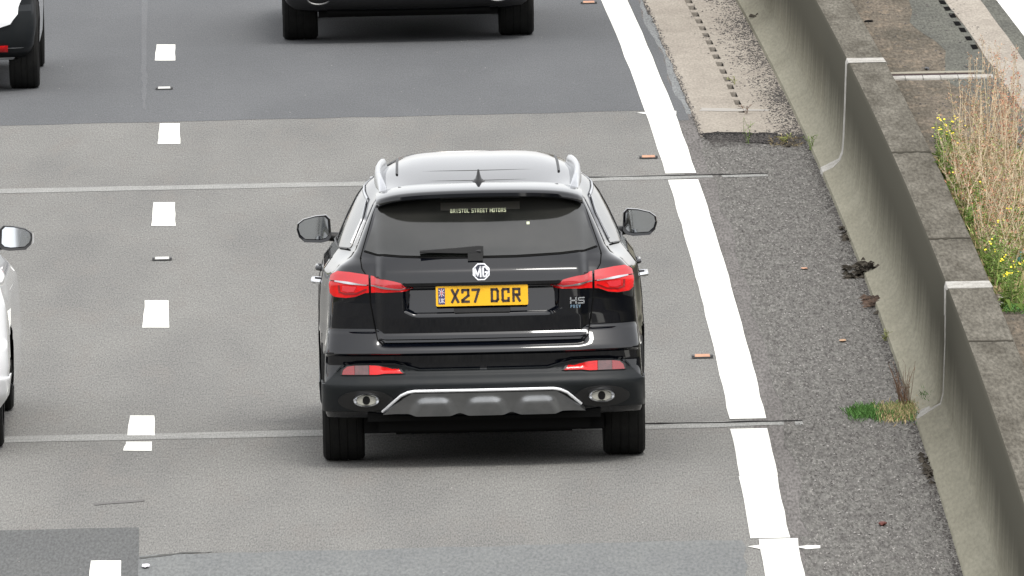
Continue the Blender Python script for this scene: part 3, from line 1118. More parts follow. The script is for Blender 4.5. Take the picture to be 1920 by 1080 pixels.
def SS(sd_):
    return lambda y, z: (sd_ * HS.side(y, z), y, z)


# tailgate
tg = [(-.555, .722), (.555, .722), (.585, .745), (.598, .80), (.622, .95), (.626, 1.08), (.665, 1.14), (.672, 1.19), (.645, 1.27), (.595, 1.42), (.555, 1.51), (-.555, 1.51), (-.595, 1.42), (-.645, 1.27), (-.672, 1.19), (-.665, 1.14), (-.626, 1.08), (-.622, .95), (-.598, .80), (-.585, .745)]
tgo = patch('tailgate', tg, RS, car, GLOSS, off=.012, skirt=.016, hx=.009, hz=.005)
ribbon('panel_gap', [(.563, .712), (.594, .742), (.606, .80), (.630, .95), (.635, 1.08), (.674, 1.14), (.681, 1.19), (.652, 1.275), (.603, 1.42), (.565, 1.50)], .006, car, DARK, RS, .004)
ribbon('panel_gap', [(-.563, .712), (-.594, .742), (-.606, .80), (-.630, .95), (-.635, 1.08), (-.674, 1.14), (-.681, 1.19), (-.652, 1.275), (-.603, 1.42), (-.565, 1.50)], .006, car, DARK, RS, .004)
# window
wn = [(-.648, 1.225), (-.60, 1.212), (-.45, 1.200), (-.2, 1.192), (.2, 1.192), (.45, 1.200), (.60, 1.212), (.648, 1.225), (.62, 1.30), (.575, 1.42), (.545, 1.495), (-.545, 1.495), (-.575, 1.42), (-.62, 1.30)]
rw = patch('rear_window', wn, RS, tgo, GLASS, off=.018, skirt=.012, hx=.03, hz=.02)
ribbon('window_seal', [(-.655, 1.222), (-.60, 1.208), (-.45, 1.196), (-.2, 1.188), (.2, 1.188), (.45, 1.196), (.60, 1.208), (.655, 1.222)], .007, tgo, DARK, RS, .0145)
# sticker with the dealer's name in the top of the window
patch('sticker', [(-.22, 1.435), (.225, 1.435), (.225, 1.475), (-.22, 1.475)], RS, rw, STICKER, off=.0195, skirt=.001)
txt = "BRISTOL STREET MOTORS"
mb = MB()
xc = -.165
for ch in txt:
    if ch == ' ':
        xc += .009
        continue
    strokes(GL[ch], .0032, xc, 0, .0175, 0, mb, .0008)
    xc += .0158
o = mb.build('sticker_lettering', TXTW, rw)
for v in o.data.vertices:
    zz = 1.437 + v.co.z * 1.0
    v.co = Vector((v.co.x, float(HS.rear(v.co.x, zz)) - .0335 + v.co.y, zz))
patch('window_glint', [(.262, 1.352), (.278, 1.352), (.278, 1.366), (.262, 1.366)], RS, rw, TXTW, off=.0195, skirt=.001)  # pale patch painted in place of a reflection on the glass
# wiper
mb = MB()
wy = lambda x, z: float(HS.rear(x, z))
mb.tube([(0.0, wy(0, 1.215) - .045, 1.232), (-.12, wy(0, 1.25) - .052, 1.240), (-.345, wy(.3, 1.235) - .045, 1.230)], .011, 8, .006)
mb.prism([(-.345, 1.240), (-.345, 1.232), (-.25, 1.228), (-.10, 1.222), (.012, 1.222), (.014, 1.258), (-.02, 1.260), (-.12, 1.252)], wy(0, 1.22) - .055, wy(0, 1.22) - .012)
mb.box(-.075, .01, wy(0, 1.19) - .035, wy(0, 1.19) - .002, 1.180, 1.222)
mb.build('rear_wiper', BLACKPL, tgo, smooth=40)
# the small pale spot on the glass is a painted reflection
# spoiler
V, F = [], []
nxs = 41
for k, (dy, dz) in enumerate(((.62, .005), (.40, .012), (.20, .006), (.045, -.003), (.012, -.010), (0, -.020), (.002, -.040), (.025, -.050), (.22, -.030), (.50, -.02))):
    for i in range(nxs):
        u = -1 + 2 * i / (nxs - 1)
        x = u * .585 * (1 - .0 * dy)
        ye = .245 + .075 * u ** 2 + .10 * abs(u) ** 8
        ze = 1.568 - .022 * u ** 2 - .035 * abs(u) ** 7
        V.append((x * (1 + .0 * dy), ye + dy * (1 - .15 * abs(u) ** 6), ze + dz))
for j in range(8):
    for i in range(nxs - 1):
        F.append((j * nxs + i, j * nxs + i + 1, (j + 1) * nxs + i + 1, (j + 1) * nxs + i))
F.append(tuple(j * nxs for j in range(9)))
F.append(tuple(j * nxs + nxs - 1 for j in range(9))[::-1])
spo = mesh('spoiler', V, F, car, GLOSS, smooth=50)
recalc(spo)
# roof panel seams, antenna, rails


def roof_z(x, y):
    best = 0
    dg = bpy.context.evaluated_depsgraph_get()
    return 0


bpy.context.view_layer.update()
from mathutils.bvhtree import BVHTree
bmt = bmesh.new()
bmt.from_mesh(body.data)
bmt.from_mesh(spo.data)
tree = BVHTree.FromBMesh(bmt)


def rz(x, y):
    h = tree.ray_cast(Vector((x, y, 3)), Vector((0, 0, -1)))
    return h[0].z if h[0] is not None else 1.6


for yy_, hw_ in ((1.17, .46), (.86, .50)):
    mb = MB()
    mb.tube([(x, yy_ + .05 * (x / .5) ** 2, rz(x, yy_) - .0025) for x in np.linspace(-hw_, hw_, 30)], .005, 6)
    mb.build('roof_seam', BLACKPL, body)
for sg in (-1, 1):
    mb = MB()
    pts = [(sg * (.462 - .008 * (y - 1.2)), y, rz(sg * .46, y) + .001) for y in np.linspace(1.2, 2.3, 14)]
    mb.tube(pts, .008, 6)
    mb.build('roof_seam', BLACKPL, body)
    # rail
    ys_ = np.linspace(.70, 2.45, 30)
    V, F = [], []
    for i, y in enumerate(ys_):
        q = i / 29
        h = .060 * min(1, (q / .16)) ** .6 * min(1, ((1 - q) / .14)) ** .6
        x = sg * (.548 + .030 * sin(pi * min(q * 1.4, 1)) - .01)
        zb = rz(x, y) - .006
        for (dx, dz) in ((-.024, 0), (-.018, .72), (-.008, 1), (.008, 1), (.018, .72), (.024, 0)):
            V.append((x + dx, y, zb + h * dz + .004 * (dz > 0)))
    for i in range(29):
        for k in range(5):
            F.append((i * 6 + k, i * 6 + k + 1, (i + 1) * 6 + k + 1, (i + 1) * 6 + k))
    F += [tuple(range(6)), tuple(range(29 * 6, 30 * 6))[::-1]]
    o = mesh('roof_rail', V, F, car, SILVER, smooth=50)
    recalc(o)
# shark fin
V, F = [], []
fin = []
for k, (t, hw, y0, y1) in enumerate(((0, .038, .0, .20), (.12, .034, .004, .19), (.30, .018, .02, .15), (.62, .010, .035, .10), (1.0, .005, .05, .075))):
    for a in range(12):
        an = 2 * pi * a / 12
        V.append((hw * sin(an), (y0 + y1) / 2 - (y1 - y0) / 2 * cos(an), .075 * t))
for j in range(4):
    for a in range(12):
        F.append((j * 12 + a, j * 12 + (a + 1) % 12, (j + 1) * 12 + (a + 1) % 12, (j + 1) * 12 + a))
F.append(tuple(range(48, 60)))
o = mesh('antenna', [(x, y + .72, z + rz(0, .8) - .004) for x, y, z in V], F, car, BLACKPL, smooth=40)
recalc(o)
# lower cladding wraps round the car
def ring_grid(name, zbot, ztop, off_, m, smax=1.0, rows=26, fn=None, parent=car, shape=HS, side_to=None):
    """strip of panel round the rear and along the sides; columns follow the outline"""
    a = np.concatenate([np.linspace(0, 1, 90)])
    cols = []
    for t in a:
        cols.append(('r', t))
    if side_to:
        for y in side_to:
            cols.append(('s', y))
    allc = [('L', c) for c in cols[::-1]] + [('R', c) for c in cols[1:]]
    V, F = [], []
    nr_ = rows + 1
    for sd_, (ty, t) in allc:
        sg = -1 if sd_ == 'L' else 1
        if ty == 'r':
            xx0 = float(np.sin(t * pi / 2) ** .85)
            key = xx0
        else:
            key = 1.0 + t
        zb, zt = zbot(key), ztop(key)
        for j in range(nr_):
            z = zb + (zt - zb) * j / rows
            if ty == 'r':
                wr = float(shape.wr(z))
                x = wr * min(key, .9995)
                y = float(shape.rear(x, z))
                e = .004
                xa, xb = max(x - e, 0), min(x + e, wr * .9999)
                dy = float(shape.rear(xb, z) - shape.rear(xa, z)) / max(xb - xa, 1e-6)
                nx_, ny_ = dy, -1.0
                l = math.hypot(nx_, ny_)
                V.append((sg * (x + off_ * nx_ / l), y + off_ * ny_ / l, z))
            else:
                y = float(shape.rear(float(shape.wr(z)), z)) + t
                V.append((sg * (float(shape.side(y, z)) + off_), y, z))
    nc = len(allc)
    for i in range(nc - 1):
        for j in range(rows):
            F.append((i * nr_ + j, (i + 1) * nr_ + j, (i + 1) * nr_ + j + 1, i * nr_ + j + 1))
    o = mesh(name, V, F, parent, m)
    recalc(o)
    # rim: solidify
    md = o.modifiers.new('thickness', 'SOLIDIFY')
    md.thickness = .010
    md.offset = -1
    o.data.polygons.foreach_set('use_smooth', [True] * len(o.data.polygons))
    o.data.set_sharp_from_angle(angle=radians(35))
    return o


def clad_top(k):
    # key: 0 centre .. 1 corner .. 1+ along the side
    x = k * .89
    if k <= 1.0:
        if x < .36:
            return .566
        if x < .50:
            return .566 + (x - .36) / .14 * .036
        if x < .72:
            return .602
        if x < .80:
            return .602 - (x - .72) / .08 * .02
        return .582 - min((x - .80) / .08, 1) * .09
    return .49


cl = ring_grid('cladding', lambda k: .345 - .020 * min(k, 1), clad_top, .014, CLAD, side_to=[.04, .1, .18], rows=30)
# reflectors in the cladding (red part and dark fog part)
for sg in (-1, 1):
    mir = lambda P_: [(sg * x, z) for x, z in (P_ if sg > 0 else P_[::-1])]
    rf = patch('rear_reflector', mir([(.440, .538), (.80, .538), (.795, .57), (.765, .592), (.60, .597), (.52, .588), (.46, .565)]), RS, car, BLACKPL, off=.0200, skirt=.01, hx=.015, hz=.006)
    patch('lens', mir([(.452, .541), (.640, .541), (.640, .593), (.545, .588), (.49, .572)]), RS, rf, RED_HI, off=.0235, skirt=.006, hx=.015, hz=.006)
    patch('lens', mir([(.643, .541), (.72, .541), (.72, .592), (.643, .593)]), RS, rf, RED_FOG, off=.0235, skirt=.006, hx=.015, hz=.006)
    patch('lens', mir([(.722, .541), (.790, .541), (.782, .568), (.762, .586), (.722, .592)]), RS, rf, RED_DK, off=.0235, skirt=.006, hx=.015, hz=.006)
    # raised lip over the reflector
    ribbon('cladding_lip', mir([(.02, .571), (.36, .571), (.50, .610), (.62, .612), (.72, .610), (.79, .594), (.82, .56)]), .007, car, CLAD, RS, .021)
    # exhaust tip in a dark oval
    ex = .665
    el = [(ex + .155 * cos(a), .402 + .062 * sin(a)) for a in np.linspace(0, 2 * pi, 25)[:-1]]
    patch('exhaust_surround', mir(el), RS, car, BLACKPL, off=.0155, skirt=.004, hx=.03, hz=.02)
    V, F = [], []
    ne = 32
    yb0 = float(HS.rear(ex, .40)) - .055
    for (sc, dy) in ((1.0, .06), (1.03, .0), (.97, -.006), (.80, .004), (.78, .03), (.76, .06)):
        for k in range(ne):
            a = 2 * pi * k / ne
            V.append((sg * ex + .072 * sc * cos(a), yb0 + dy, .400 + .037 * sc * sin(a)))
    for j in range(5):
        for k in range(ne):
            F.append((j * ne + k, j * ne + (k + 1) % ne, (j + 1) * ne + (k + 1) % ne, (j + 1) * ne + k))
    et = mesh('exhaust_tip', V, F, car, SILVER, smooth=40)
    recalc(et)
    V = [(sg * ex + .056 * cos(2 * pi * k / ne), yb0 + .012, .400 + .028 * sin(2 * pi * k / ne)) for k in range(ne)]
    mesh('tip_plate', V, [tuple(range(ne))], et, mat('soot_plate', (.26, .255, .22), .6))
    mb = MB()
    V = [(sg * ex + .021 * cos(2 * pi * k / 16), yb0 + .008, .400 + .025 * sin(2 * pi * k / 16)) for k in range(16)]
    mesh('tailpipe', V, [tuple(range(16))], et, DARK)
# skid plate with three hollows


def skid_fn(x, z):
    o = .020 + .050 * np.clip((.445 - z) / .12, 0, 1)
    for cx in (-.285, .008, .300):
        d = np.abs(x - cx)
        t = np.clip((.428 - z) / .10, 0, 1)
        wdt = .066 + .072 * np.sqrt(t)
        k = (1 - sst(-.040, .020, d - wdt)) * sst(.0, .034, .440 - z)
        o = o + .024 * k
    return o


sk = [(-.565, .352), (-.50, .355), (.50, .355), (.565, .352), (.455, .425), (.41, .445), (-.41, .445), (-.455, .425)]
patch('skid_plate', sk, RS, car, SKIDM, off=.02, skirt=.03, hx=.009, hz=.006, fn=skid_fn)
mb = MB()
tp = []
for a_, b_ in zip([(-.575, .330), (-.47, .425), (-.43, .444), (-.39, .451), (.39, .451), (.43, .444), (.47, .425)], [(-.47, .425), (-.43, .444), (-.39, .451), (.39, .451), (.43, .444), (.47, .425), (.575, .330)]):
    k_ = 12 if abs(b_[0] - a_[0]) > .3 else 4
    for q in range(k_):
        x_, z_ = a_[0] + (b_[0] - a_[0]) * q / k_, a_[1] + (b_[1] - a_[1]) * q / k_
        tp.append((x_, float(HS.rear(x_, z_)) - .030, z_))
mb.tube(tp, .0085, 8)
mb.build('skid_trim', mat('trim_silver', (.82, .83, .85), .35, metal=.25), car, smooth=60)
# bumper shelf chrome-like light edge is paint; the lower lamps pods of the tail lights
LIT = [(.385, 1.040), (.50, 1.074), (.63, 1.102), (.74, 1.116), (.80, 1.118), (.835, 1.100), (.846, 1.05), (.842, 1.00), (.822, .981), (.76, .976), (.71, .983), (.655, 1.006), (.55, 1.012), (.43, 1.016), (.405, 1.020)]


def clipx(P_, x0, keep):
    """clip polygon at a vertical line"""
    R_ = []
    n = len(P_)
    for i in range(n):
        a, b = P_[i], P_[(i + 1) % n]
        ia, ib = (a[0] - x0) * keep >= 0, (b[0] - x0) * keep >= 0
        if ia:
            R_.append(a)
        if ia != ib:
            t = (x0 - a[0]) / (b[0] - a[0])
            R_.append((x0, a[1] + (b[1] - a[1]) * t))
    return R_


def clipline(P_, f):
    """keep the part where f(x,z) >= 0 (f linear enough)"""
    R_ = []
    n = len(P_)
    for i in range(n):
        a, b = P_[i], P_[(i + 1) % n]
        fa, fb = f(*a), f(*b)
        if fa >= 0:
            R_.append(a)
        if (fa >= 0) != (fb >= 0):
            t = fa / (fa - fb)
            R_.append((a[0] + (b[0] - a[0]) * t, a[1] + (b[1] - a[1]) * t))
    return R_


mid = lambda x: 1.036 + (x - .41) * .070          # height of the silver strip
for sg in (-1, 1):
    mir = lambda P_: [(sg * x, z) for x, z in (P_ if sg > 0 else P_[::-1])]
    lt = None
    for (piece, par) in ((clipx(LIT, .633, 1), car), (clipx(LIT, .622, -1), tgo)):
        base = patch('tail_light', mir(piece), RS, par, BLACKPL, off=.014, skirt=.02, hx=.02, hz=.01)
        xc_ = sum(p[0] for p in piece) / len(piece)
        zc_ = sum(p[1] for p in piece) / len(piece)
        small = [(xc_ + (x - xc_) * .99, zc_ + (z - zc_) * .94) for x, z in piece]
        up_l = clipline(small, lambda x, z: z - mid(x) - .0025)
        lo_l = clipline(small, lambda x, z: mid(x) - .0025 - z)
        patch('upper_lens', mir(up_l), RS, base, RED_PINK, off=.022, skirt=.01, hx=.012, hz=.006)
        patch('lower_lens', mir(lo_l), RS, base, RED_HI, off=.020, skirt=.01, hx=.012, hz=.006)
        xs0, xs1 = min(p[0] for p in small), min(max(p[0] for p in small), .815)
        ribbon('chrome_strip', [(sg * x, mid(x)) for x in np.linspace(xs0 + .01, xs1, 8)], .0055, base, SILVER, RS, .0245)
        if par is car:
            # dark U in the outer lamp
            ribbon('dark_insert', [(sg * x, z) for x, z in ((.645, 1.030), (.66, 1.024), (.70, 1.006), (.76, 1.002), (.792, 1.012), (.795, 1.050))], .010, base, RED_DK, RS, .0225)
            patch('inner_lamp', mir([(.70, 1.042), (.775, 1.048), (.778, 1.020), (.75, 1.012), (.715, 1.016)]), RS, base, mat('lamp_red', (.60, .03, .04), .15, coat=1.0), off=.0228, skirt=.004)
# garnish bar between the lights, under the crease
# number plate
py_ = .020
pz = .985
hw, hh = .26, .0575
cr_ = .008
ol = []
for (cx, cz, a0) in ((hw - cr_, hh - cr_, 0), (-hw + cr_, hh - cr_, 90), (-hw + cr_, -hh + cr_, 180), (hw - cr_, -hh + cr_, 270)):
    for k in range(4):
        a = radians(a0 + 30 * k)
        ol.append((cx + cr_ * cos(a), pz + cz + cr_ * sin(a)))
mb = MB()
mb.prism(ol, py_ - .006, py_)
plate = mb.build('number_plate', YELLOW, tgo)
recalc(plate)
for xc, word, dx in ((-.168, 'X27', .058), (.056, 'DCR', .061)):
    for ch in word:
        mb = MB()
        strokes(GL[ch], .0140, xc, pz - .033, .066, py_ - .0078, mb, .002)
        mb.build('plate_character', PLTXT, plate)
        xc += dx
mb = MB()
mb.box(-.247, -.209, py_ - .0076, py_ - .0058, pz - .046, pz + .046)
fl = mb.build('flag_strip', FLAGB, plate)
mb = MB()
mb.box(-.244, -.212, py_ - .0084, py_ - .0074, pz + .016, pz + .022)
mb.box(-.231, -.225, py_ - .0084, py_ - .0074, pz - .004, pz + .042)
strokes([[(0, 0), (1, 1.3)], [(0, 1.3), (1, 0)]], .0035, -.242, pz + .002, .027, py_ - .0082, mb, .0006)
for k_, ch in enumerate('UK'):
    strokes(GL[ch], .0035, -.241 + .017 * k_, pz - .036, .022, py_ - .0084, mb, .001)
mb.build('flag_white', FLAGW, fl)
mb = MB()
mb.box(-.243, -.213, py_ - .0092, py_ - .0084, pz + .0175, pz + .0205)
mb.box(-.2295, -.2265, py_ - .0092, py_ - .0084, pz - .003, pz + .041)
mb.build('flag_red', FLAGR, fl)
# release handle below the plate
ybx = float(HS.rear(0, .90)) - .006
mb = MB()
mb.prism([(-.16, .893), (-.15, .886), (.15, .886), (.16, .893), (.16, .914), (-.16, .914)], ybx - .030, ybx)
mb.build('release_handle', BLACKPL, tgo)
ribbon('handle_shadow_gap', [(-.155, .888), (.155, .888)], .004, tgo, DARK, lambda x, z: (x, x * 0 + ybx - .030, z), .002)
# round badge with the two letters
yb_ = float(HS.rear(0, 1.10))
bz, br = 1.120, .0515
bx_ = -.002
tilt = math.atan2(float(HS.rear(0, 1.13) - HS.rear(0, 1.08)), .05)
bd = MB()
octo = [(br * cos(pi / 8 + k * pi / 4), br * sin(pi / 8 + k * pi / 4)) for k in range(8)]
bd.prism(octo, -.008, .006)
badge = bd.build('badge', BADGEW, tgo)
mb = MB()
mb.prism([(x * .86, y * .86) for x, y in octo], -.0092, -.007)
o1 = mb.build('badge_field', BADGEB, badge)
mb = MB()
strokes([[(0, .08), (0, .92)], [(0, .92), (.30, .10)], [(.30, .10), (.62, 1)], [(.62, 1), (.62, 0)]], .0085, -.0365, -.027, .054, -.0118, mb, .003)
strokes([[(.44, .72), (.26, 1), (.0, 1), (.0, .0), (.26, .0), (.46, .44), (.24, .44)]], .0085, .0115, -.027, .054, -.0118, mb, .003)
o2 = mb.build('badge_letters', BADGEW, badge)
for o in (badge,):
    o.location = (bx_, yb_ - .016, bz)
    o.rotation_euler = (-tilt * .5, 0, 0)
# model badge on the right
mb = MB()
ybh = float(HS.rear(.50, .95)) - .024
strokes([[(0, 0), (0, 1)], [(1, 0), (1, 1)], [(0, .5), (1, .5)]], .0075, .500, .930, .030, ybh, mb, .003)
strokes([[(1, 1), (0, 1), (0, .5), (1, .5), (1, 0), (0, 0)]], .0070, .545, .930, .030, ybh, mb, .003)
mb.build('model_letters', CHROME, tgo)
mb = MB()
for k_, ch in enumerate('PHEV'):
    strokes(GL[ch], .0035, .500 + .0155 * k_, .905, .014, ybh, mb, .003)
mb.build('model_letters', mat('blue_chrome', (.20, .30, .40), .3, metal=.6), tgo)
# side windows, belt trim, handles
SW = [(.70, 1.22), (.95, 1.20), (3.15, 1.165), (2.98, 1.33), (2.72, 1.465), (2.2, 1.505), (1.45, 1.500), (1.0, 1.46), (.80, 1.37)]
for sg in (-1, 1):
    fnS = SS(sg)
    sw = patch('side_window', SW, fnS, car, SIDEGLASS, off=.004, skirt=.006, hx=.08, hz=.03, out=(sg, 0, 0))
    ribbon('window_trim', [(.72, 1.212), (1.2, 1.192), (2.0, 1.176), (3.1, 1.158)], 0.007, car, BLACKPL, fnS, .011, out=(sg, 0, 0))
    ribbon('window_trim', [(.74, 1.24), (.82, 1.38), (1.02, 1.474), (1.45, 1.512), (2.2, 1.517), (2.74, 1.475)], .007, car, SILVER, fnS, .010, out=(sg, 0, 0))
    ribbon('door_pillar', [(1.72, 1.20), (1.68, 1.50)], .09, sw, BLACKPL, fnS, .008, out=(sg, 0, 0))
    for yh_ in (1.42, 2.42):
        zh = .985
        xh = float(HS.side(yh_, zh)) - (.024 if yh_ > 2 else 0)
        mb = MB()
        mb.tube([(sg * (xh - .005), yh_ - .11, zh), (sg * (xh + .038), yh_ - .08, zh + .004), (sg * (xh + .040), yh_ + .08, zh + .006), (sg * (xh - .005), yh_ + .11, zh)], .0145, 8)
        mb.build('door_handle', CHROME if yh_ < 2 else GLOSS, car, smooth=50)
    for yg in (1.02, 1.85, 2.95):
        ribbon('door_gap', [(yg + .1, .38), (yg, .75), (yg, 1.15)], .006, car, DARK, fnS, .002, out=(sg, 0, 0))
    ribbon('side_cladding', [(1.35, .33), (3.05, .33)], .16, car, CLAD, fnS, .012, out=(sg, 0, 0))
    mirror(car, sg, sg * .945, 2.86, 1.178, w_=.203, h_=.163, arm_x=.76)
    mirror_x = 0
# wheels and underside
for sg in (-1, 1):
    for ya in (yc_axle, yc_axle + 2.72):
        wheel(car, sg * .797, ya, .347, .238, side=sg)
mb = MB()
mb.box(-.60, .60, .32, 4.2, .20, .30)
mb.box(-.50, .50, .50, .72, .17, .30)
mb.tube([(-.66, .86, .27), (.66, .86, .27)], .035, 8)
mb.box(-.62, -.45, .55, 1.3, .22, .36)
mb.box(.45, .62, .55, 1.3, .22, .36)
mb.box(-.68, .68, .40, .66, .185, .40)
mb.box(-.66, .66, .18, .45, .27, .40)
mb.build('underbody', DARK, car)
for sg in (-1, 1):
    for ya in (yc_axle, yc_axle + 2.72):
        mb = MB()
        pts = []
        V, F = [], []
        for k in range(13):
            a = pi * k / 12
            for xx in (.56, .885):
                V.append((sg * xx, ya + cos(a) * .395, .35 + sin(a) * .395))
        for k in range(12):
            F.append((2 * k, 2 * k + 1, 2 * k + 3, 2 * k + 2))
        n = len(V)
        V2 = [(sg * .56, ya, .30)]
        mesh('wheel_arch_liner', V, F, car, DARK)
# windscreen and bonnet details in front, unseen from here but part of the car
WF = [(-.62, 1.09), (.62, 1.09), (.55, 1.44), (-.55, 1.44)]


def front_surface(shape):
    def f(x, z):
        x = np.asarray(x, float)
        z = np.asarray(z, float)
        yf = pl(z, shape.YF)
        y1 = yf - .32
        wf = shape.side(y1, z)
        u = np.clip(np.abs(x) / wf, 0, .999)
        b = np.arccos(u ** (1 / .7))
        return (x, y1 + .32 * np.sin(b), z)
    return f


patch('windscreen', WF, front_surface(HS), car, SIDEGLASS, off=.006, skirt=.006, hx=.06, hz=.04, out=(0, 1, 0))
for sg in (-1, 1):
    P_ = [(.52, .74), (.80, .76), (.84, .82), (.78, .85), (.55, .80)]
    patch('headlight', [(sg * x, z) for x, z in (P_ if sg > 0 else P_[::-1])], front_surface(HS), car, SILVER, off=.006, skirt=.006, hx=.04, hz=.02, out=(0, 1, 0))
patch('grille', [(-.45, .50), (.45, .50), (.52, .72), (-.52, .72)], front_surface(HS), car, BLACKPL, off=.006, skirt=.006, hx=.06, hz=.04, out=(0, 1, 0))


# ------------------------------------------------------------------ the other vehicles
def generic(name, label, kind, wr, wm, h, L, m, px, py, halftrack, yaw, axle=.85, base=2.7, rt_=.345, tw=.235, clear=.20, lowm=CLAD, lowz=.5, corner=.18, n=5, belt=1.05):
    gx_, gy_ = at(px, py)
    root = empty(name, (0, 0, 0), yaw, label, 'car', 'cars on the carriageway')
    o = Matrix.Rotation(yaw, 3, 'Z') @ Vector((halftrack, axle, 0))
    root.location = (gx_ - o.x, gy_ - o.y, 0)
    sh = Shape(
        WR=[(clear, wr * .88), (.32, wr * .97), (.5, wr), (.85, wr * .99), (belt, wr * .95), (belt + .08, wr * .87), (h - .28, wr * .76), (h - .12, wr * .66)],
        WM=[(clear, wm * .92), (.32, wm * .99), (.5, wm), (.85, wm * .99), (belt, wm * .96), (belt + .08, wm * .88), (h - .28, wm * .79), (h - .12, wm * .69)],
        YR=[(clear, .28), (.34, .07), (.44, .02), (.55, .0), (.62, .0), (.66, .05), (.85, .05), (1.0, .03), (belt + .06, .09), (h - .12, .42)],
        YF=[(clear, L - .2), (.5, L), (.75, L - .08), (.88, L - .4), (belt, L - 1.15), (h - .25, L - 1.65), (h - .12, L - 1.85)],
        bow=.06, corner=corner, n=n, wf=.9)
    zz = list(np.arange(clear, .7, .02)) + list(np.arange(.7, h - .12, .04)) + [h - .12]
    shell(sh, zz, root, m, arches=[(axle, rt_, rt_ + .05), (axle + base, rt_, rt_ + .05)], spine=(1.0, L - 2.2), dome=.12, power=2.0)
    rs = lambda x, z: (x, sh.rear(x, z), z)
    win = patch('rear_window', [(-wr * .74, belt + .10), (wr * .74, belt + .10), (wr * .60, h - .16), (-wr * .60, h - .16)], rs, root, GLASS, off=.008, skirt=.01, hx=.05, hz=.03)
    ring_grid('rear_bumper', lambda k: clear + .02, lambda k: lowz - .0 * k, .012, lowm, side_to=[.05, .12, .2], rows=12, parent=root, shape=sh)
    for sg in (-1, 1):
        P_ = [(wr * .60, .84), (wr * .90, .82), (wr * .90, 1.0), (wr * .85, 1.03), (wr * .66, .98)]
        patch('tail_light', [(sg * x, z) for x, z in (P_ if sg > 0 else P_[::-1])], rs, root, RED_HI, off=.014, skirt=.02, hx=.03, hz=.02)
        fs = lambda y, z, sg=sg: (sg * sh.side(y, z), y, z)
        patch('side_window', [(.85, belt + .12), (L - 1.45, belt + .09), (L - 1.9, h - .20), (1.3, h - .17)], fs, root, SIDEGLASS, off=.005, skirt=.006, hx=.10, hz=.05, out=(sg, 0, 0))
        for ya in (axle, axle + base):
            wheel(root, sg * (halftrack), ya, rt_, tw, side=sg)
            V, F = [], []
            for k in range(13):
                a = pi * k / 12
                for xx in (.54, wr * .96):
                    V.append((sg * xx, ya + cos(a) * (rt_ + .045), rt_ + sin(a) * (rt_ + .045)))
            for k in range(12):
                F.append((2 * k, 2 * k + 1, 2 * k + 3, 2 * k + 2))
            mesh('wheel_arch_liner', V, F, root, DARK)
        patch('headlight', [(sg * x, z) for x, z in ([(wr * .55, .66), (wr * .8, .67), (wr * .82, .76), (wr * .6, .74)][::sg])], front_surface(sh), root, SILVER, off=.006, skirt=.006, hx=.04, hz=.02, out=(0, 1, 0))
    patch('windscreen', [(-wr * .6, belt + .08), (wr * .6, belt + .08), (wr * .52, h - .22), (-wr * .52, h - .22)], front_surface(sh), root, SIDEGLASS, off=.006, skirt=.006, hx=.08, hz=.05, out=(0, 1, 0))
    mb = MB()
    mb.box(-wr * .66, wr * .66, .30, L - .4, clear - .02, clear + .12)
    mb.box(-wr * .72, wr * .72, .16, .5, clear + .06, clear + .2)
    mb.build('underbody', DARK, root)
    return root, sh, rs


# dark SUV ahead: only its tyres and lower edge are in view
r1, sh1, rs1 = generic('dark_suv', 'large black SUV at the top edge, only tyres and bumper bottom in view', 'suv', .965, .99, 1.80, 4.85, GLOSS,
                       968, 65, .845, .013, axle=.95, base=2.9, rt_=.37, tw=.275, clear=.25, lowm=BLACKPL, lowz=.62)
mb = MB()
mb.box(-.70, .70, .40, 1.1, .20, .36)
mb.tube([(-.7, .95, .30), (.7, .95, .30)], .05, 8)
mb.build('rear_axle', DARK, r1)
for sg in (-1, 1):
    mb = MB()
    mb.tube([(sg * .70 + .085 * cos(2 * pi * k / 24), .10, .36 + .04 * sin(2 * pi * k / 24)) for k in range(25)], .008, 6)
    mb.build('exhaust_tip', mat('dull_steel', (.10, .10, .10), .4, metal=.8), r1)
mb = MB()
mb.prism([(-.26, .90), (.26, .90), (.26, 1.01), (-.26, 1.01)], -.03, -.015)
mb.build('number_plate', YELLOW, r1)

# white car in the next lane, top left
r2, sh2, rs2 = generic('white_car', 'white car with dark bumper and blue lettering, cut by the top left corner', 'car', .86, .895, 1.60, 4.2, WHITEP,
                       47, 165, .775, .010, axle=.72, base=2.60, rt_=.335, tw=.225, clear=.24, lowm=CLAD, lowz=.80)
patch('tailgate', [(-.62, .505), (.60, .505), (.68, .53), (.735, .60), (.765, .72), (.77, 1.03), (-.77, 1.03), (-.765, .72), (-.735, .60), (-.70, .54)], rs2, r2, WHITEP, off=.030, skirt=.03, hx=.03, hz=.02)
mb = MB()
yl = float(sh2.rear(.62, .72)) - .034
strokes([[(0, 0), (.3, .5), (.6, .6), (1.2, 1.1)]], .014, .55, .66, .12, yl, mb, .003)
strokes([[(0, 0), (1, .1)]], .010, .56, .59, .12, yl, mb, .003)
mb.build('livery_lettering', BLUEINK, r2)
patch('rear_reflector', [(.50, .325), (.66, .325), (.66, .365), (.50, .365)], rs2, r2, RED_HI, off=.018, skirt=.01)
mb = MB()
mb.prism([(-.26, .62), (.26, .62), (.26, .73), (-.26, .73)], -.032, -.022)
mb.build('number_plate', YELLOW, r2)

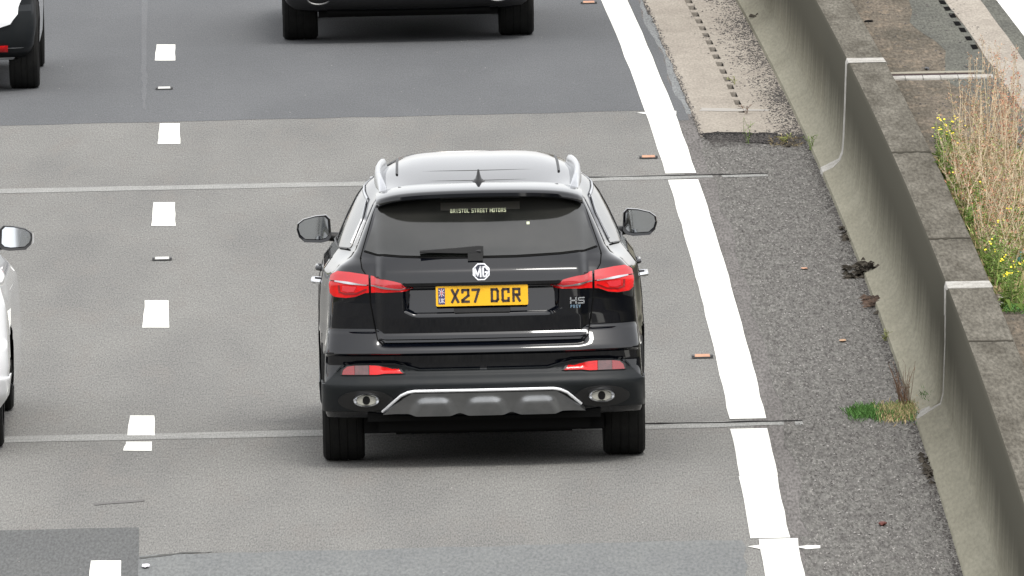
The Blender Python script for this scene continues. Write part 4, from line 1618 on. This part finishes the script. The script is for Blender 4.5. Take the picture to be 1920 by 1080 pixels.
# white car at the left edge, side and mirror in view
r3, sh3, rs3 = generic('white_car', 'white hatchback cut by the left edge, its mirror and flank in view beside the lane', 'car', .935, .945, 1.50, 4.3, WHITEP,
                       -27, 838, .775, .004, axle=.78, base=2.62, rt_=.325, tw=.215, clear=.20, lowm=WHITEP, lowz=.45, belt=.98)
mx, my = at(37, 446 + 320 * 1.04)
mirror(r3, 1, mx - r3.location.x + .004 * 3, my - r3.location.y, 1.046, w_=.20, h_=.15, house=BLACKPL, arm_x=.76, cap=WHITEP)
mirror(r3, -1, -(mx - r3.location.x), my - r3.location.y, 1.046, w_=.20, h_=.15, house=BLACKPL, arm_x=.76, cap=WHITEP)
mb = MB()
mb.prism([(-.26, .62), (.26, .62), (.26, .73), (-.26, .73)], -.032, -.022)
mb.build('number_plate', YELLOW, r3)


# ------------------------------------------------------------------ plants
def rv(a):
    return random.uniform(-a, a)


def behind(x, y, z):
    return (max(x, S(y) + OFOOT + .50), y) if z > .5 else (x, y)


def part_stuff(mb, name, m, root, smooth=False):
    if mb.v:
        o = mb.build(name, m, root, smooth)
        o['kind'] = 'stuff'
        return o


def dry_plant(px, py, h, n, label, z=ZM, spread=.10, lean=.12, pink=1.0, green=.2, thick=.0035, pale=True):
    x, y = behind(*at(px - 24, py, z), z)
    r = empty('dry_weed', (x, y, z), 0, label, 'dry weed', 'dry weeds on the central reserve')
    st, seed, lv = MB(), MB(), MB()
    n = int(n * 2.1)
    for i in range(n):
        hh_ = h * random.uniform(.55, 1.0)
        bx, by = abs(random.gauss(0, spread * .6)), random.gauss(0, spread * 1.5)
        lx, ly = rv(lean * 1.7) + lean * .3, rv(lean * 2)
        P_ = []
        for k in range(6):
            t = k / 5
            P_.append(Vector((bx + lx * hh_ * t ** 1.6 + rv(.010), by + ly * hh_ * t * t, hh_ * t)))
        st.tube(P_, thick * random.uniform(.7, 1.2), 3, thick * .4)
        nb = int(10 + hh_ * 22)
        for b in range(nb):
            t = random.uniform(.18, 1.0)
            k = min(int(t * 5), 4)
            p = P_[k].lerp(P_[k + 1], t * 5 - k)
            a = random.uniform(0, 2 * pi)
            L_ = random.uniform(.02, .085) * (1.15 - t * .6)
            d = Vector((cos(a), sin(a), random.uniform(.5, 1.6))).normalized()
            e = p + d * L_
            st.add([p, p + Vector((.003, 0, 0)), e], [(0, 1, 2)])
            for q in range(3):
                pp = p.lerp(e, random.uniform(.4, 1.0)) + Vector((rv(.008), rv(.008), rv(.008)))
                (seed if random.random() < pink else lv).leaf(pp, (rv(1), rv(1), random.uniform(.1, 1)), random.uniform(.010, .024), random.uniform(.005, .011), 0.2)
        for b in range(int(12 * green + 6)):
            t = random.uniform(.02, .55)
            k = min(int(t * 5), 4)
            p = P_[k]
            a = random.uniform(0, 2 * pi)
            lv.leaf(p, (cos(a), sin(a), random.uniform(.2, 1.2)), random.uniform(.03, .08), random.uniform(.006, .014), .35)
    part_stuff(st, 'stem', STALK if pale else STRAW, r)
    part_stuff(seed, 'seed_head', RUST if int(px) % 2 else PINKY, r)
    part_stuff(lv, 'leaf', GREENL if green > .8 else OLIVE if green > .3 else STRAW, r)
    return r


def ragwort(px, py, h, n, label, z=ZM, flowers=.6, name='ragwort'):
    x, y = behind(*at(px - 14, py, z), z)
    r = empty(name, (x, y, z), 0, label, 'weed', 'leafy weeds on the central reserve')
    st, lv, fl_ = MB(), MB(), MB()
    for i in range(n):
        hh_ = h * random.uniform(.6, 1.0)
        bx, by = abs(random.gauss(0, .04)), random.gauss(0, .14)
        lx = random.uniform(-.08, .3)
        P_ = [Vector((bx + lx * hh_ * (k / 5) ** 1.5, by, hh_ * k / 5)) for k in range(6)]
        st.tube(P_, .003, 4, .0015)
        for b in range(int(40 + 90 * hh_)):
            t = random.uniform(.05, .98)
            k = min(int(t * 5), 4)
            p = P_[k].lerp(P_[k + 1], t * 5 - k)
            a = random.uniform(0, 2 * pi)
            lv.leaf(p, (cos(a), sin(a), random.uniform(-.1, .9)), random.uniform(.02, .05) * (1.2 - .5 * t), random.uniform(.007, .016), random.uniform(0, .4))
        if random.random() < flowers:
            top = P_[-1]
            for b in range(random.randint(2, 4)):
                c = top + Vector((rv(.035), rv(.04), rv(.018)))
                m_ = 6
                rr_ = random.uniform(.004, .0075)
                V = [c + Vector((0, 0, .003))] + [c + Vector((rr_ * cos(2 * pi * q / m_), rr_ * sin(2 * pi * q / m_) * .8 - .002, rr_ * .6 * sin(2 * pi * q / m_))) for q in range(m_)]
                fl_.add(V, [(0, 1 + q, 1 + (q + 1) % m_) for q in range(m_)])
    part_stuff(st, 'stem', OLIVE, r)
    part_stuff(lv, 'leaf', GREENL, r)
    part_stuff(fl_, 'flower', YFLOW, r)
    return r


# tall pale stalks, far to near
dry_plant(1862, 330, .95, 5, 'tallest pale dry stalks at the right edge, far group', spread=.10, lean=.05)
dry_plant(1905, 385, 1.15, 6, 'dry stalk group cut by the right edge, thickest pale stems', spread=.12, lean=.05, thick=.0045)
dry_plant(1818, 330, .80, 7, 'thin dry stalks standing left of the thick pale stems', spread=.14, lean=.08)
dry_plant(1848, 380, .75, 8, 'rusty brown dry weeds in the middle of the far weed bed', spread=.16, lean=.15)
dry_plant(1880, 440, .62, 9, 'bushy pinkish dry weeds right of the bed centre', spread=.18, lean=.2)
dry_plant(1815, 400, .48, 9, 'low straw coloured weeds against the barrier top', spread=.14, lean=.2, green=.6, pink=.6)
dry_plant(1845, 470, .50, 10, 'dense tan weeds above the nearer yellow flowers', spread=.16, lean=.2, green=.5, pink=.7)
dry_plant(1895, 505, .55, 9, 'tan weeds at the right edge above the teal litter', spread=.16, lean=.2, green=.5, pink=.7)
dry_plant(1778, 345, .38, 9, 'short dry grass beside the far yellow flowers', spread=.12, lean=.2, green=.9, pink=.15)
dry_plant(1860, 520, .30, 8, 'short olive weeds next to the barrier edge', spread=.12, lean=.25, green=.9, pink=.3)
dry_plant(1905, 300, .75, 6, 'faint dry weeds farthest back at the right edge', spread=.16, lean=.12)
for k_, (px_, py_, h_, lb) in enumerate(((1765, 372, .34, 'straw coloured tussock leaning on the barrier top, farthest of three'), (1785, 410, .36, 'reddish brown tussock behind the barrier top, middle of three'),
                                (1822, 492, .36, 'brown tussock behind the barrier top, nearest of three'), (1838, 350, .60, 'fine branched dry weed behind the straw tussocks'),
                                (1885, 350, .70, 'fine branched dry weed right of the tallest pale stalks'), (1868, 410, .55, 'fine branched dry weed in the heart of the bed'), (1912, 440, .60, 'fine branched dry weed cut by the right edge'))):
    dry_plant(px_, py_, h_, 8, lb, spread=.16, lean=.35, green=.5 if k_ % 2 else .9, pink=.6)
# under-growth
ragwort(1750, 318, .34, 9, 'leafy green weed with yellow flowers, farthest along the barrier top')
ragwort(1783, 325, .36, 9, 'green weed with yellow flowers right of the farthest one')
ragwort(1795, 362, .20, 6, 'small green weed without flowers beside the barrier top', flowers=.2)
ragwort(1895, 575, .30, 10, 'bright yellow flowering weed nearest the joint in the barrier top')
ragwort(1868, 500, .28, 7, 'green leafy weed left of the tall pale stem', flowers=.1)
ragwort(1910, 470, .35, 8, 'green weed cut by the right edge above the litter', flowers=.2)
ragwort(1845, 420, .26, 6, 'olive green weed in the middle of the bed', flowers=.1)
for k_, (px_, py_, h_, lb) in enumerate(((1800, 440, .22, 'low green weed on the barrier side, beside the middle tussock'), (1842, 520, .26, 'green weed between the nearest tussock and the joint'),
                                (1872, 545, .30, 'tall green weed just beyond the nearest yellow flowers'), (1890, 430, .32, 'bright green weed among the rusty stalks'), (1775, 340, .26, 'yellow green weed between the two farthest flowering ones'))):
    ragwort(px_, py_, h_, 9, lb, flowers=.15)
# base litter of dry stuff
mb = MB()
for i in range(9000):
    px_, py_2 = random.uniform(1765, 1990), random.uniform(300, 580)
    if px_ < 1748 + (py_2 - 300) * .42 or (py_2 > 555 and px_ < 1895):
        continue
    x, y = at(px_, py_2, ZM)
    mb.leaf((x, y, ZM + .004), (rv(1), rv(1), random.uniform(.1, 2.2)), random.uniform(.03, .13), random.uniform(.003, .008), random.uniform(0, .5))
tag(mb.build('dry_grass', STRAW), 'tangled dry grass under the weeds of the central reserve', 'grass', kind='stuff')
mb = MB()
for i in range(5200):
    px_, py_2 = random.uniform(1765, 1990), random.uniform(290, 590)
    if px_ < 1748 + (py_2 - 300) * .42 or (py_2 > 555 and px_ < 1895):
        continue
    x, y = at(px_, py_2, ZM)
    mb.leaf((x, y, ZM + .004), (rv(1), rv(1), random.uniform(.3, 2.4)), random.uniform(.03, .16), random.uniform(.004, .010), random.uniform(0, .5))
tag(mb.build('undergrowth', GREENL), 'olive green undergrowth among the dry grass of the central reserve', 'undergrowth', kind='stuff')

# dark green mat at the joint near the right edge
x, y = at(1905, 582, ZM)
mb = MB()
for i in range(500):
    mb.leaf((rv(.07), rv(.35), random.uniform(0, .03)), (rv(1), rv(1), random.uniform(.1, 1)), random.uniform(.01, .03), random.uniform(.006, .012), .2)
o = mb.build('moss_mat', GREEND)
o.location = (x, y, ZM)
tag(o, 'low dark green mat of leaves on the kerb strip at the right edge', 'plant')
# teal litter
x, y = at(1916, 500, ZM)
bm = bmesh.new()
bmesh.ops.create_icosphere(bm, subdivisions=2, radius=.05)
for v in bm.verts:
    v.co *= 1 + rv(.25)
me = bpy.data.meshes.new('litter')
bm.to_mesh(me)
bm.free()
o = link('litter', me, None, TEAL)
o.location = (x, y, ZM + .04)
tag(o, 'crumpled teal scrap of litter in the weeds at the right edge', 'litter')


# grass tuft with dead twigs at the foot of the barrier
def blades(mb, cx, cy, sx, sy, n, h, wd, lean=.5, taper=True):
    for i in range(n):
        x = cx + random.gauss(0, sx * .45)
        y = cy + random.gauss(0, sy * .45)
        d = Vector((rv(lean), rv(lean), 1)).normalized()
        mb.leaf((x, y, 0), d, h * random.uniform(.5, 1.1), wd, random.uniform(0, .25), Vector((rv(1), rv(1), .3)).normalized())


tx, ty = at(1690, 778)
r = empty('grass_tuft', (tx, ty, .006), 0, 'low mat of green and straw grass at the barrier foot beside the near joint', 'grass tuft')
mb = MB()
for q, w_ in ((1604, .05), (1618, .05), (1645, .06), (1670, .05), (1632, .06), (1690, .05), (1710, .05)):
    bx, by = at(q, 783 - random.uniform(0, 6))
    blades(mb, bx - tx, by - ty, .055, .5, 240, .055, .006, 1.0)
part_stuff(mb, 'green_blades', GREEND, r)
mb = MB()
for q in range(1660, 1768, 9):
    bx, by = at(q, 782 - (q - 1660) * .08)
    blades(mb, bx - tx, by - ty, .06, .6, 170, .060, .006, 1.1)
part_stuff(mb, 'straw_blades', STRAW, r)
mb = MB()
for q in range(1664, 1768, 12):
    bx, by = at(q, 780 - (q - 1660) * .10)
    blades(mb, bx - tx, by - ty + .15, .06, .6, 70, .05, .006, 1.0)
part_stuff(mb, 'dull_blades', GREENL, r)
mb = MB()
for q in range(1740, 1770, 6):
    bx, by = at(q, 762)
    blades(mb, bx - tx, by - ty, .03, .4, 90, .10, .006, .8)
part_stuff(mb, 'green_blades', GREEND, r)

x, y = at(1697, 765)
r = empty('dead_weed', (x, y, .01), 0, 'bare dead twigs rising from the grass mat at the barrier foot', 'dead weed')
mb = MB()
for i in range(30):
    a = random.gauss(-.05, .22)
    h_ = random.uniform(.10, .27)
    P_ = [Vector((rv(.03), rv(.1), 0))]
    for k in range(4):
        P_.append(P_[-1] + Vector((sin(a) * h_ / 4 + rv(.006), rv(.01), cos(a) * h_ / 4)))
    mb.tube(P_, .0022, 3, .001)
    for k in range(4):
        p = P_[random.randint(2, 4)]
        mb.leaf(p, (rv(1), rv(1), 1), random.uniform(.02, .05), .003, 0)
part_stuff(mb, 'twigs', BROWNW, r)
x, y = at(1720, 740)


def small_weed(px, py, h, n, m, label, straw=0):
    x, y = at(px, py)
    r = empty('small_weed', (x, y, .006), 0, label, 'weed')
    mb = MB()
    for i in range(n):
        P_ = [Vector((rv(.012), rv(.05), 0)), Vector((rv(.03), rv(.05), h * .5)), Vector((rv(.06), rv(.05), h * random.uniform(.7, 1)))]
        mb.tube(P_, .0018, 3, .001)
        for k in range(10):
            t = random.random()
            p = P_[0].lerp(P_[1], t) if random.random() < .5 else P_[1].lerp(P_[2], t)
            mb.leaf(p, (rv(1), rv(1), random.uniform(0, 1)), random.uniform(.012, .03), random.uniform(.005, .010), .2)
    part_stuff(mb, 'leaves', m, r)
    if straw:
        mb = MB()
        for i in range(straw):
            mb.leaf((rv(.11), rv(.5), .002), (rv(1), rv(1), random.uniform(.05, .6)), random.uniform(.02, .05), .005, .2)
        part_stuff(mb, 'straw', STRAW, r)
    return r


thing_lump('silt_clump', 1588, 440, .07, .012, MOSS, 'thin crust of dark silt at the barrier foot above the large moss clump', 'silt', n=26, deep=.8)
thing_lump('silt_clump', 1742, 880, .06, .012, MOSS, 'thin crust of dark silt at the barrier foot below the grass mat', 'silt', n=26, deep=1.0)
small_weed(1660, 640, .06, 5, OLIVE, 'tiny olive weed at the barrier foot between the brown clump and the grass mat')
small_weed(1402, 272, .20, 4, GREENL, 'small upright green weed in the drain at the end of the slab')
small_weed(1398, 215, .08, 4, BROWNW, 'tiny brown weed in the drain slot above the small green weed')
small_weed(1470, 268, .05, 8, OLIVE, 'flat straw and weeds at the end of the slab', straw=140)
small_weed(1520, 283, .13, 7, GREENL, 'green weed with reddish tips against the barrier foot left of the far joint')
small_weed(1376, 160, .06, 3, OLIVE, 'tiny weed sprouting from the drain slot farthest up the slab')

SC.render.engine = 'CYCLES'
